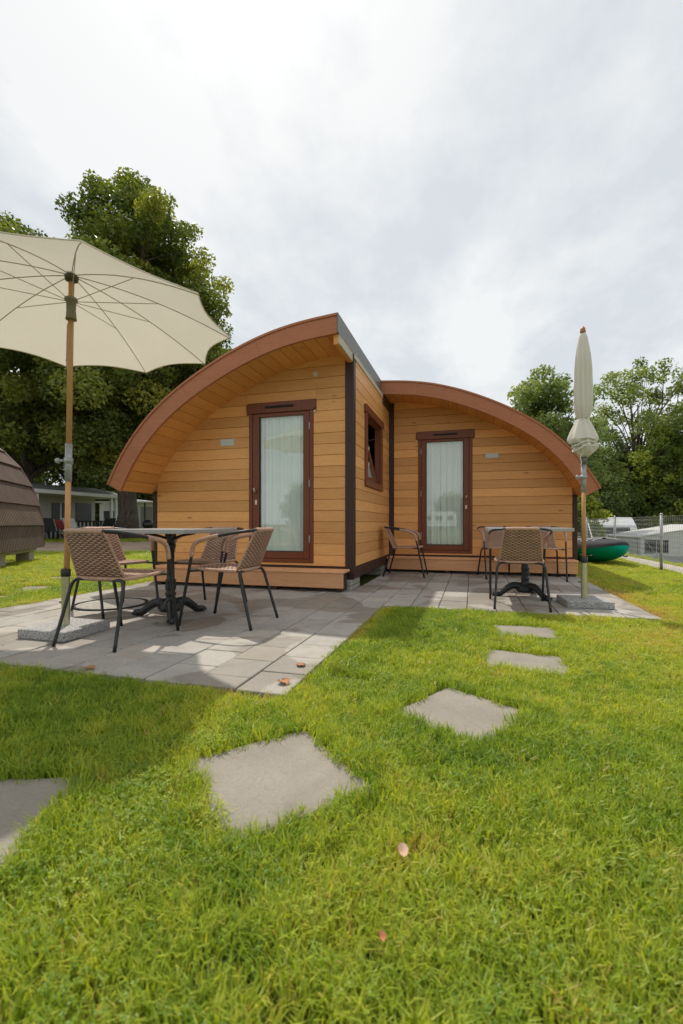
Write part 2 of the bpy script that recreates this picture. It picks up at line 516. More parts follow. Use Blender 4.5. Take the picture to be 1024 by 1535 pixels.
def mat_granite():
    m, N, L, b = new_mat('speckled_granite')
    v = objvec(N, L)
    n = noise(N, L, v, 170, 2, 0.7)
    n2 = noise(N, L, v, 55, 2, 0.7)
    c = ramp(N, L, n, [(0.36, (0.05, 0.05, 0.05)), (0.46, (0.30, 0.295, 0.29)), (0.6, (0.50, 0.49, 0.47))])
    c = mixc(N, L, c, ramp(N, L, n2, [(0.4, (0.75, 0.75, 0.75)), (0.6, (1.1, 1.1, 1.1))]), 1.0, 'MULTIPLY')
    L.new(c, b.inputs['Base Color']); b.inputs['Roughness'].default_value = 0.6
    return m


M['granite'] = mat_granite()


def mat_ground():
    m, N, L, b = new_mat('lawn_soil')
    g = N.new('ShaderNodeNewGeometry')
    n = noise(N, L, g.outputs['Position'], 0.35, 4)
    f = noise(N, L, g.outputs['Position'], 38, 4, 0.7)
    c = ramp(N, L, n, [(0.3, (0.085, 0.115, 0.022)), (0.55, (0.115, 0.14, 0.028)), (0.75, (0.15, 0.14, 0.04))])
    c = mixc(N, L, c, ramp(N, L, f, [(0.3, (0.5, 0.5, 0.5)), (0.7, (1.25, 1.25, 1.2))]), 1.0, 'MULTIPLY')
    L.new(c, b.inputs['Base Color']); b.inputs['Roughness'].default_value = 0.95
    b.inputs['Specular IOR Level'].default_value = 0.1
    bump(N, L, b, f, 0.8, 0.03)
    return m


M['ground'] = mat_ground()


def mat_leafy(name, cols, transl=0.4, attr='rnd', atype='GEOMETRY', rough=0.45, spec=0.3):
    """cols: ramp over a random number stored per leaf (or per tuft)"""
    m, N, L, b = new_mat(name)
    a = N.new('ShaderNodeAttribute'); a.attribute_name = attr; a.attribute_type = atype
    fac = a.outputs['Fac']
    if atype == 'INSTANCER':
        bl = N.new('ShaderNodeAttribute'); bl.attribute_name = 'blade'
        ad = N.new('ShaderNodeMath'); ad.operation = 'ADD'; ad.use_clamp = True
        L.new(fac, ad.inputs[0]); L.new(bl.outputs['Fac'], ad.inputs[1]); fac = ad.outputs[0]
    c = ramp(N, L, fac, cols)
    L.new(c, b.inputs['Base Color']); b.inputs['Roughness'].default_value = rough
    b.inputs['Specular IOR Level'].default_value = spec
    t = N.new('ShaderNodeBsdfTranslucent')
    L.new(mixc(N, L, c, (1.15, 1.15, 0.5), 1.0, 'MULTIPLY'), t.inputs[0])
    mx = N.new('ShaderNodeMixShader'); mx.inputs[0].default_value = transl
    out = [x for x in N if x.type == 'OUTPUT_MATERIAL'][0]
    L.new(b.outputs[0], mx.inputs[1]); L.new(t.outputs[0], mx.inputs[2]); L.new(mx.outputs[0], out.inputs[0])
    return m


M['grass'] = mat_leafy('grass_blades', [(0.0, (0.145, 0.26, 0.036)), (0.35, (0.335, 0.435, 0.05)), (0.6, (0.53, 0.575, 0.07)), (0.8, (0.55, 0.49, 0.11)), (1.0, (0.62, 0.40, 0.17))], 0.48, 'tint', 'INSTANCER', 0.42, 0.3)
M['linden'] = mat_leafy('linden_leaves', [(0.0, (0.083, 0.119, 0.035)), (0.5, (0.167, 0.216, 0.053)), (0.85, (0.288, 0.319, 0.070)), (1.0, (0.423, 0.408, 0.088))], 0.42)
M['dark_leaf'] = mat_leafy('dark_leaves', [(0.0, (0.078, 0.113, 0.039)), (0.6, (0.147, 0.197, 0.061)), (1.0, (0.265, 0.302, 0.096))], 0.4)
M['green_leaf'] = mat_leafy('fresh_leaves', [(0.0, (0.132, 0.186, 0.073)), (0.6, (0.240, 0.302, 0.109)), (1.0, (0.404, 0.451, 0.182))], 0.45)
M['yellow_leaf'] = mat_leafy('yellow_green_leaves', [(0.0, (0.115, 0.170, 0.043)), (0.5, (0.218, 0.284, 0.061)), (1.0, (0.413, 0.454, 0.074))], 0.42)


def mat_bark():
    m, N, L, b = new_mat('furrowed_bark')
    v = objvec(N, L, (6, 6, 1.2))
    n = noise(N, L, v, 2.0, 6, 0.65, 0.4)
    L.new(ramp(N, L, n, [(0.35, (0.045, 0.038, 0.028)), (0.65, (0.15, 0.125, 0.095))]), b.inputs['Base Color'])
    b.inputs['Roughness'].default_value = 0.95
    bump(N, L, b, n, 1.0, 0.06)
    return m


M['bark'] = mat_bark()


def mat_shingle():
    m, N, L, b = new_mat('weathered_shingle')
    v = objvec(N, L, (1, 1, 1), False)
    w = N.new('ShaderNodeTexWave'); w.wave_type = 'BANDS'; w.bands_direction = 'X'
    w.inputs['Scale'].default_value = 4.2; w.inputs['Distortion'].default_value = 0.9; w.inputs['Detail'].default_value = 2
    L.new(v, w.inputs['Vector'])
    n = noise(N, L, v, 2.5, 5)
    c = ramp(N, L, w.outputs[0], [(0.0, (0.045, 0.027, 0.018)), (0.3, (0.125, 0.08, 0.055)), (1.0, (0.20, 0.135, 0.098))])
    c = mixc(N, L, c, ramp(N, L, n, [(0.3, (0.7, 0.68, 0.68)), (0.7, (1.15, 1.12, 1.1))]), 1.0, 'MULTIPLY')
    oi = N.new('ShaderNodeObjectInfo')
    c = mixc(N, L, c, ramp(N, L, oi.outputs['Random'], [(0, (0.85, 0.83, 0.83)), (1, (1.1, 1.1, 1.1))]), 1.0, 'MULTIPLY')
    L.new(c, b.inputs['Base Color']); b.inputs['Roughness'].default_value = 0.75
    bump(N, L, b, w.outputs[0], 1.0, 0.04)
    return m


M['shingle'] = mat_shingle()


def mat_plaque():
    """small printed plate: faint grey lettering on pale enamel (too small in the photo to read)"""
    m, N, L, b = new_mat('enamel_plate')
    t = N.new('ShaderNodeTexCoord'); s = N.new('ShaderNodeSeparateXYZ'); L.new(t.outputs['Generated'], s.inputs[0])
    n = noise(N, L, None, 1, 2)
    nn = N.new('ShaderNodeTexNoise'); nn.inputs['Scale'].default_value = 5.0
    mp = N.new('ShaderNodeMapping'); mp.inputs['Scale'].default_value = (6, 1, 1.6)
    L.new(t.outputs['Generated'], mp.inputs[0]); L.new(mp.outputs[0], nn.inputs['Vector'])
    L.new(ramp(N, L, nn.outputs[0], [(0.5, (0.62, 0.65, 0.63)), (0.62, (0.40, 0.45, 0.46))]), b.inputs['Base Color'])
    b.inputs['Roughness'].default_value = 0.35
    return m


M['plaque'] = mat_plaque()

# ------------------------------------------------------------------ the ground
GZ = -0.03
g = MB()
S = 420


def gz(x, y=0):
    """level site; beyond the gravel path the camping ground lies a little lower"""
    t = min(max((x - 3.80) / 5.2, 0), 1)
    return GZ - 1.12 * (t * (2 - t)) if t > 0 else GZ


gxs = [-S, -100, -30, 0, 3.80] + [3.80 + 5.2 * k / 16 for k in range(1, 17)] + [30, 100, S]
gys = [-S, -100, -30, 0, 30, 100, S]
g.add([(x, y, gz(x)) for y in gys for x in gxs], [(j * len(gxs) + i, j * len(gxs) + i + 1, (j + 1) * len(gxs) + i + 1, (j + 1) * len(gxs) + i) for j in range(len(gys) - 1) for i in range(len(gxs) - 1)])
tag(g.build('ground', M['ground'], fix=False), kind='structure')

p = MB()
nl = Vector((0.88, 0.475)).normalized()
PA = Vector((-11.1, 9.7)); PB = Vector((-17.7, 15.4))
q0 = PA - nl * 30; q1 = PA + nl * 14; q2 = PB + nl * 20; q3 = PB - nl * 30
p.add([(q.x, q.y, GZ + 0.006) for q in (q0, q1, q2, q3)], [(0, 1, 2, 3)])
tag(p.build('dirt_path', M['soil_path'], fix=False), kind='structure')
p = MB()
p.add([(3.12, -2, GZ + 0.012), (3.72, -2, GZ + 0.012), (3.72, 30, GZ + 0.012), (3.12, 30, GZ + 0.012)], [(0, 1, 2, 3)])
tag(p.build('gravel_path', M['gravel'], fix=False), kind='structure')

# patio: every paver its own piece
CW, CH = 0.2575, 0.2825
PX1 = -0.82
patio = tag(MB().box(-4.165, PX1 - 0.004, 1.925, 5.7, GZ + 0.002, -0.02).build('patio', M['soil_path']), kind='structure')
patio2 = MB().box(PX1 - 0.003, 1.495, 4.275, 7.9, GZ + 0.002, -0.02)
patio2 = patio2.build('paving_bed', M['soil_path'], patio)
pm = MB().box(-CW / 2 + 0.0032, CW / 2 - 0.0032, -CH / 2 + 0.0032, CH / 2 - 0.0032, -0.024, 0).mesh('paver', M['paver'], 0.0035)
rp = random.Random(3)


def paver(cx, cy, sy=1.0):
    o = bpy.data.objects.new('paver', pm); C.objects.link(o); o.parent = patio
    o.location = (cx, cy, rp.uniform(-0.003, 0.003))
    o.rotation_euler = (rp.gauss(0, 0.003), rp.gauss(0, 0.003), 0)
    o.scale = (1, sy, 1)


for c in range(-13, 9):
    x = PX1 + (c + 0.5) * CW
    lo = 1.925 if c < 0 else 4.275
    hi = 5.33 if c < -2 else 7.62
    y = lo - (0.0 if (c % 2) else CH * 0.45)
    while y < hi - 0.05:
        y0, y1 = max(y, lo), min(y + CH, hi)
        if y1 - y0 > 0.06: paver(x, (y0 + y1) / 2, (y1 - y0) / CH)
        y += CH

# ------------------------------------------------------------------ cabins
ou = np.array([0, .26, .51, .83, 1.09, 1.22, 1.51, 1.77, 2.02, 2.23, 2.42, 2.55, 2.71, 2.85, 2.95])
oz = np.array([2.99, 2.97, 2.93, 2.87, 2.79, 2.73, 2.61, 2.47, 2.32, 2.17, 2.02, 1.87, 1.66, 1.44, 1.27])
PF = np.polyfit(ou, oz, 5)


def arc_profile(scale, n=49):
    u = np.linspace(0, 2.95, 800); z = np.polyval(PF, u); u = u * scale
    s = np.concatenate([[0], np.cumsum(np.hypot(np.diff(u), np.diff(z)))])
    t = np.linspace(0, s[-1], n)
    u = np.interp(t, s, u); z = np.interp(t, s, z)
    du, dz = np.gradient(u), np.gradient(z)
    l = np.hypot(du, dz)
    return u, z, dz / l, -du / l, s[-1]


def cabin(s, X0, Yw, sc, label, hinge_low):
    """s=-1: low eave towards -X, s=+1: towards +X.  X0: plane of the tall side, Yw: plane of the front wall"""
    root = thing('wooden_cabin', label, 'cabin', (X0, Yw, 0))
    Yr, Yb = -0.65, 5.0
    W = 2.79 * sc
    U, Z, NU, NZ, LEN = arc_profile(sc)

    def off(d):
        return U + NU * d, Z + NZ * d
    ui, zi = off(0.165)
    ui = np.maximum(ui, 0.0)

    def zin(u): return float(np.interp(u, ui, zi))

    def uin(z): return float(np.interp(-z, -zi, ui))
    # --- front wall
    zb = 0.265
    bw, gap = 0.1345, 0.0036
    D0, D1 = 0.49, 1.35          # door frame
    L0, L1, LZ0, LZ1 = 0.455, 1.385, 2.165, 2.295
    DZ0 = 0.30
    wall = MB()
    def poly_wall(u0, u1, z0):
        us = np.linspace(u0, u1, 24)
        return [(s * u0, z0)] + [(s * u1, z0)] + [(s * u, zin(u) - 0.004) for u in us[::-1]]
    wall.prism(poly_wall(0.01, D0, zb), 'y', 0.0, 0.05)
    wall.prism(poly_wall(D1, W - 0.02, zb), 'y', 0.0, 0.05)
    wall.prism(poly_wall(D0, D1, LZ1 - 0.03), 'y', 0.0, 0.05)
    wall = wall.build('front_wall', M['inner'], root)
    z = zb
    U0, U1 = 0.085, W - 0.062
    while z < 2.82:
        z0, z1 = z + gap / 2, z + bw - gap / 2
        e0 = min(uin(z0), U1) if z0 < zi.max() else 0
        e1 = min(uin(z1), U1) if z1 < zi.max() else 0
        if e0 > U0 + 0.05:
            if z1 > zi.max() - 0.003 or e1 < U0 + 0.05:
                us = np.linspace(U0, e0, 8)
                top = [(u, min(z1, zin(u) - 0.003)) for u in us[::-1]]
                pieces = [[(U0, z0), (e0, z0)] + [t for t in top if t[1] > z0 + 0.002]]
            else:
                def seg(a, b, last):
                    if last:
                        em = min(uin((z0 + z1) / 2), U1)
                        return [(a, z0), (e0, z0), (em, (z0 + z1) / 2), (e1, z1), (a, z1)]
                    return [(a, z0), (b, z0), (b, z1), (a, z1)]
                if z1 > DZ0 and z0 < LZ1 - 0.001:
                    lint = z1 > LZ0
                    a, b = (L0, L1) if lint else (D0, D1)
                    pieces = [seg(U0, a + (-0.002), False), seg(b + 0.002, None, True)]
                    if z1 > LZ1 + 0.02: pieces.append([(a - 0.002, LZ1 + 0.003), (b + 0.002, LZ1 + 0.003), (b + 0.002, z1), (a - 0.002, z1)])
                    if z0 < DZ0 - 0.02: pieces.append([(a - 0.002, z0), (b + 0.002, z0), (b + 0.002, DZ0 - 0.003), (a - 0.002, DZ0 - 0.003)])
                else:
                    pieces = [seg(U0, None, True)]
            for pc in pieces:
                if len(pc) < 3: continue
                dy = random.uniform(-0.0012, 0.0012)
                MB().prism([(s * u, zz) for u, zz in pc], 'y', -0.022 + dy, -0.001).build('board', M['board_x'], wall, bevel=0.0035)
        z += bw
    # --- tall side wall
    side = MB()
    yo0, yo1, zo0, zo1 = 0.53, 1.67, 1.275, 2.33     # window
    win = s < 0
    st = 2.80
    if win:
        side.box(0.0, s * 0.05, 0.051, yo0 + 0.1, zb, st).box(0.0, s * 0.05, yo1 - 0.1, Yb, zb, st)
        side.box(0.0, s * 0.05, yo0 + 0.1, yo1 - 0.1, zb, zo0 + 0.1).box(0.0, s * 0.05, yo0 + 0.1, yo1 - 0.1, zo1 - 0.1, st)
    else:
        side.box(0.0, s * 0.05, 0.051, Yb, zb, st)
    side = side.build('side_wall', M['inner'], root)
    if win:
        z = zb
        while z < 2.80:
            z0, z1 = z + gap / 2, min(z + bw - gap / 2, 2.80)
            def sb(y0, y1, za=z0, zc=z1):
                dx = random.uniform(-0.001, 0.001)
                if y1 - y0 > 0.03 and zc - za > 0.02:
                    MB().box(0.001, 0.022 + dx, y0, y1, za, zc).build('board', M['board_y'], side, bevel=0.0035)
            if z1 > zo0 and z0 < zo1:
                sb(0.06, yo0 - 0.002); sb(yo1 + 0.002, Yb)
                if z1 > zo1: sb(yo0 - 0.002, yo1 + 0.002, zo1 + 0.004, z1)
                if z0 < zo0: sb(yo0 - 0.002, yo1 + 0.002, z0, zo0 - 0.004)
            else:
                sb(0.06, Yb)
            z += bw
        # window: outer frame, tilted sash, glass, curtain
        wnd = MB()
        fw = 0.085
        wnd.box(0.012, 0.05, yo0, yo0 + fw, zo0 + fw + 0.001, zo1 - fw - 0.011).box(0.012, 0.05, yo1 - fw, yo1, zo0 + fw + 0.001, zo1 - fw - 0.011)
        wnd.box(0.012, 0.052, yo0, yo1, zo0, zo0 + fw)
        wnd = wnd.build('window', M['trim_z'], root, bevel=0.004)
        MB().box(0.013, 0.062, yo0 - 0.035, yo1 + 0.035, zo1 - fw - 0.01, zo1 + 0.01).build('lintel', M['trim_z'], wnd, bevel=0.008)
        ins = MB()
        y0, y1, za, zc = yo0 + fw, yo1 - fw, zo0 + fw, zo1 - fw - 0.011
        ins.box(-0.06, 0.0115, y0 - 0.004, y0 + 0.02, za, zc).box(-0.06, 0.0115, y1 - 0.02, y1 + 0.004, za, zc)
        ins.box(-0.06, 0.0115, y0 + 0.021, y1 - 0.021, za - 0.004, za + 0.02).box(-0.06, 0.0115, y0 + 0.021, y1 - 0.021, zc - 0.02, zc + 0.004)
        ins.build('reveal', M['trim_z'], wnd)
        sash = MB(); q = 0.045
        y0 += 0.03; y1 -= 0.03; za += 0.03; zc -= 0.03
        sash.box(-0.02, 0.02, y0, y0 + q, 0, zc - za).box(-0.02, 0.02, y1 - q, y1, 0, zc - za)
        sash.box(-0.02, 0.02, y0 + q + .001, y1 - q - .001, 0, q).box(-0.02, 0.02, y0 + q + .001, y1 - q - .001, zc - za - q, zc - za)
        sash = sash.build('sash', M['trim_z'], wnd, bevel=0.003)
        sash.location = (-0.035, 0, za); sash.rotation_euler = (0, R(-13), 0)
        pn = MB().box(-0.004, 0.004, y0 + q + .002, y1 - q - .002, q + 0.001, zc - za - q - 0.001).build('pane', M['glass'], wnd)
        pn.location = sash.location; pn.rotation_euler = sash.rotation_euler
        def cur(a, b):
            return (-0.03 - 0.008 * math.sin(a * 40) - 0.004 * math.sin(a * 71), y0 + q * 0.5 + a * (y1 - y0 - q), q * 0.5 + b * (zc - za - q))
        cu = MB().grid(cur, 70, 6).build('curtain', M['curtain'], wnd, smooth=True, fix=False)
        cu.location = sash.location; cu.rotation_euler = sash.rotation_euler
        for yy, zz in ((y0 + 0.35, za + 0.42), (y0 + 0.35, za + 0.2)):
            MB().box(-0.07, -0.02, yy, yy + 0.02, zz, zz + 0.05).build('catch', M['white_lamp'], wnd, bevel=0.003)
    # other walls, floor
    MB().box(s * 0.05, s * (W - 0.05), Yb - 0.05, Yb, zb, 1.2).prism([(s * u, zz) for u, zz in [(0.05, 1.201)] + [(W - .05, 1.201)] + [(u, zin(u) - 0.004) for u in np.linspace(W - 0.05, 0.05, 14)]], 'y', Yb - 0.05, Yb).build('back_wall', M['inner'], root)
    MB().box(s * (W - 0.05), s * W, 0.051, Yb, zb, min(zin(W - 0.025), 1.24)).build('low_wall', M['board_y'], root)
    MB().box(s * 0.051, s * (W - 0.051), 0.051, Yb - 0.051, zb - 0.05, zb - 0.001).build('cabin_floor', M['inner'], root)
    # --- posts and beams
    MB().box(s * -0.024, s * 0.083, -0.034, 0.058, 0.17, zin(0.04) - 0.03).build('corner_post', M['post'], root, bevel=0.004)
    MB().box(s * (W - 0.06), s * (W + 0.005), -0.03, 0.05, 0.17, min(zin(W), 1.235)).build('corner_post', M['post'], root, bevel=0.004)
    MB().box(s * 0.084, s * (W - 0.061), -0.03, 0.045, 0.185, zb - 0.004).build('base_beam', M['post'], root, bevel=0.003)
    if win:
        MB().box(-0.05, 0.026, 0.0585, Yb, 0.125, zb - 0.002).build('base_beam', M['post'], root, bevel=0.003)
        MB().box(-0.049, 0.0255, -0.029, 0.058, 0.125, 0.168).build('base_beam', M['post'], root)
    for uu in (0.16, W / 2, W - 0.2):
        for yy in (0.14, 1.98, 3.9):
            for k in range(2):
                if s > 0 and uu < 0.3: continue
                MB().box(s * uu - 0.16, s * uu + 0.16, yy - 0.22, yy + 0.22, GZ + 0.003 + k * 0.073, GZ + 0.073 + k * 0.073 - 0.004).build('foundation_slab', M['concrete'], root, bevel=0.006)
    # --- roof
    roof = MB()
    a, b = off(0.012); c, d = off(0.158)
    roof.prism([(s * x, y) for x, y in zip(a, b)] + [(s * max(x, 0), y) for x, y in zip(c[::-1], d[::-1])], 'y', Yr + 0.037, Yb + 0.2)
    roof = roof.build('roof', M['roof_metal'], root)
    a, b = off(-0.014); c, d = off(0.0105)
    MB().prism([(s * x, y) for x, y in zip(a, b)] + [(s * x, y) for x, y in zip(c[::-1], d[::-1])], 'y', Yr - 0.012, Yb + 0.21).build('roof_sheet', M['fascia'], roof)
    a, b = off(0.011); c, d = off(0.195)
    cuts = [0, 13, 27, 40, len(U) - 1]
    for k in range(4):
        sl = slice(cuts[k], cuts[k + 1] + 1)
        A, B, C_, D_ = a[sl].copy(), b[sl].copy(), c[sl].copy(), d[sl].copy()
        if k < 3:                       # a hairline butt joint
            A[-1] -= 0.0022 * (A[-1] - A[-2]) / 0.09; B[-1] -= 0.0022 * (B[-1] - B[-2]) / 0.09
            C_[-1] -= 0.0022 * (C_[-1] - C_[-2]) / 0.09; D_[-1] -= 0.0022 * (D_[-1] - D_[-2]) / 0.09
        MB().prism([(s * x, y) for x, y in zip(A, B)] + [(s * max(x, 0), y) for x, y in zip(C_[::-1], D_[::-1])], 'y', Yr + 0.0006 * (k % 2), Yr + 0.035).build('fascia_board', M['fascia'], roof)
    # soffit: planks along the cabin
    npk = 24
    ks = np.linspace(0, len(U) - 1, npk + 1)
    idx = np.arange(len(U))
    for k in range(npk):
        k0, k1 = ks[k] + 0.03, ks[k + 1] - 0.03
        pts = []
        for kk, dd in ((k0, 0.160), (k1, 0.160), (k1, 0.172), (k0, 0.172)):
            x, y = off(dd)
            pts.append((s * max(float(np.interp(kk, idx, x)), 0.001), float(np.interp(kk, idx, y))))
        MB().prism(pts, 'y', Yr + 0.037, -0.002).build('soffit_plank', M['soffit'], roof, bevel=0.002)
    MB().box(s * -0.012, s * 0.0, Yr - 0.011, Yb + 0.2, 2.800, 3.004).build('flashing', M['flashing'] if s < 0 else M['fascia'], roof)
    if s < 0:
        MB().box(0.0005, 0.0105, Yr + 0.036, -0.036, 2.70, 2.798).build('eave_board', M['pale_board'], roof)
        MB().box(-0.05, -0.0005, Yr + 0.0365, -0.0365, 2.69, 2.82).build('eave_block', M['soffit'], roof)
        MB().box(0.0225, 0.034, -0.03, Yb, 2.735, 2.799).build('eave_board', M['pale_board'], roof)
    else:
        MB().box(0.0005, 0.03, Yr + 0.0365, -0.003, 2.66, 2.80).build('eave_block', M['post'], roof)
    # --- door
    door = MB()
    G0, G1, GZ0, GZ1 = 0.615, 1.215, 0.43, 2.12
    # outer casing
    door.box(s * D0, s * (D0 + 0.045), -0.032, 0.04, DZ0, LZ0 - 0.001).box(s * (D1 - 0.045), s * D1, -0.032, 0.04, DZ0, LZ0 - 0.001)
    door.box(s * (D0 + 0.0455), s * (D1 - 0.0455), -0.03, 0.045, DZ0, DZ0 + 0.045)
    door = door.build('door', M['trim_z'], root, bevel=0.003)
    lin = MB()
    lin.prism([(s * x, y) for x, y in [(L0 + 0.012, LZ0 + 0.02), (L0, LZ0 + 0.035), (L0, LZ1 - 0.02), (L0 + 0.02, LZ1), (L1 - 0.02, LZ1), (L1, LZ1 - 0.02), (L1, LZ0 + 0.035), (L1 - 0.012, LZ0 + 0.02), (D1, LZ0), (D0, LZ0)]], 'y', -0.044, 0.0)
    lin.build('lintel', M['trim_z'], door, bevel=0.004)
    MB().box(s * 0.74, s * 1.12, -0.056, -0.0445, LZ0 + 0.055, LZ0 + 0.082).build('vent', M['black_gap'], door, bevel=0.003)
    leaf = MB()
    a0, a1 = D0 + 0.049, D1 - 0.049
    leaf.box(s * a0, s * G0, -0.024, 0.03, DZ0 + 0.049, LZ0 - 0.004).box(s * G1, s * a1, -0.024, 0.03, DZ0 + 0.049, LZ0 - 0.004)
    leaf.box(s * (G0 + 0.0005), s * (G1 - 0.0005), -0.024, 0.03, DZ0 + 0.049, GZ0).box(s * (G0 + 0.0005), s * (G1 - 0.0005), -0.024, 0.03, GZ1, LZ0 - 0.004)
    leaf.build('door_leaf', M['trim_z'], door, bevel=0.003)
    MB().box(s * (G0 + 0.001), s * (G1 - 0.001), 0.0, 0.008, GZ0 + 0.001, GZ1 - 0.001).build('pane', M['glass'], door)
    gs = MB()
    gs.box(s * (G0 + .001), s * (G0 + .012), -0.006, -0.0005, GZ0 + .001, GZ1 - .001).box(s * (G1 - .012), s * (G1 - .001), -0.006, -0.0005, GZ0 + .001, GZ1 - .001)
    gs.box(s * (G0 + .0125), s * (G1 - .0125), -0.006, -0.0005, GZ0 + .001, GZ0 + .012)
    gs.build('glazing_seal', M['black_gap'], door)
    rr = random.Random(5 if s < 0 else 9)
    ph = [rr.uniform(0, 6.28) for _ in range(4)]
    amp = 0.006 if s < 0 else 0.011
    def cur(a, b):
        uu = G0 - 0.03 + a * (G1 - G0 + 0.06)
        d_ = amp * (math.sin(a * 46 + ph[0] + 0.5 * math.sin(3 * b)) + 0.7 * math.sin(a * 81 + ph[1]) + 0.6 * math.sin(a * 23 + ph[2] + b))
        return (s * uu, 0.038 + d_, GZ0 - 0.03 + b * (GZ1 - GZ0 + 0.08))
    MB().grid(cur, 150, 10).build('curtain', M['curtain'], door, smooth=True, fix=False)
    # hinges on one side, handle on the other
    hu = D0 + 0.047; ku = D1 - 0.095
    for hz in (0.55, 1.23, 1.93):
        MB().tube([(s * hu, -0.036, hz), (s * hu, -0.036, hz + 0.085)], 0.0085, 8).build('hinge', M['galv'], door)
    hd = MB().tube([(s * ku, -0.024, 1.18), (s * ku, -0.07, 1.18), (s * (ku - 0.0), -0.074, 1.18)], 0.011, 8)
    hd.tube([(s * ku, -0.07, 1.18), (s * (ku + 0.012), -0.072, 1.235)], [0.011, 0.009], 8)
    hd.build('handle', M['brass'], door, smooth=True)
    MB().box(s * ku - 0.014, s * ku + 0.014, -0.029, -0.0245, 1.02, 1.08).build('lock_plate', M['brass'], door, bevel=0.002)
    hk = MB().tube([(s * (L0 + 0.01 if hinge_low else L0 + 0.01), -0.03, LZ0 - 0.02), (s * (L0 + 0.01), -0.05, LZ0 - 0.02)], 0.016, 10)
    hk.build('door_stop', M['white_lamp'], door)
    return root


cabL = cabin(-1, -1.37, 5.25, 1.0, 'tall timber cabin with curved roof sweeping down, open window in its side wall', False)
MB().lathe([(0.02, -0.010), (0.034, -0.006), (0.034, 0.0)], 16).build('wall_lamp', M['white_lamp'], cabL)
wlp = [c for c in cabL.children if c.name.startswith('wall_lamp')][0]
wlp.location = (-0.46, -0.024, 2.60); wlp.rotation_euler = (R(-90), 0, 0)
cabR = cabin(1, -1.350, 7.62, 1.03, 'recessed timber cabin set farther back, its roof curving down towards the kayak', True)


def step(x0, x1, y0, y1, label):
    t = thing('wooden_step', label, 'step', ((x0 + x1) / 2, (y0 + y1) / 2, 0))
    w = (x1 - x0) / 2; d = (y1 - y0) / 2
    for i in range(2):
        a = -d - 0.012 + i * (d + 0.005)
        MB().box(-w - 0.01, w + 0.01, a, a + d - 0.002, 0.215, 0.243).build('plank', M['step'], t, bevel=0.004)
    MB().box(-w, w, -d, -d + 0.028, 0.045, 0.2145).build('front_board', M['step'], t, bevel=0.004)
    for k in range(4):
        x = -w + 0.06 + k * (2 * w - 0.12) / 3
        MB().box(x - 0.04, x + 0.04, -d + 0.03, d - 0.01, GZ + 0.003 if False else 0.0025, 0.2145).build('bearer', M['post'], t)
    return t


step(-3.93, -1.40, 4.93, 5.20, 'long larch step below the door of the tall cabin')
step(-1.325, 1.475, 7.30, 7.575, 'long larch step below the door of the recessed cabin')


def plaque(x, y, z, w, h, label):
    t = thing('name_plaque', label, 'plaque', (x, y, z))
    MB().box(-w / 2, w / 2, -0.006, 0, -h / 2, h / 2).build('plate', M['plaque'], t, bevel=0.0015)
    for sx in (-1, 1):
        MB().lathe([(0.0045, 0), (0.0045, 0.003)], 8).build('screw', M['galv'], t)
        o = t.children[-1]; o.location = (sx * (w / 2 - 0.012), -0.0062, 0); o.rotation_euler = (R(90), 0, 0)


plaque(-3.03, 5.225, 1.825, 0.20, 0.085, 'small greenish enamel plaque on planks beside door of the tall cabin')
plaque(0.30, 7.595, 1.86, 0.20, 0.075, 'small white enamel plaque on planks beside door of the recessed cabin')

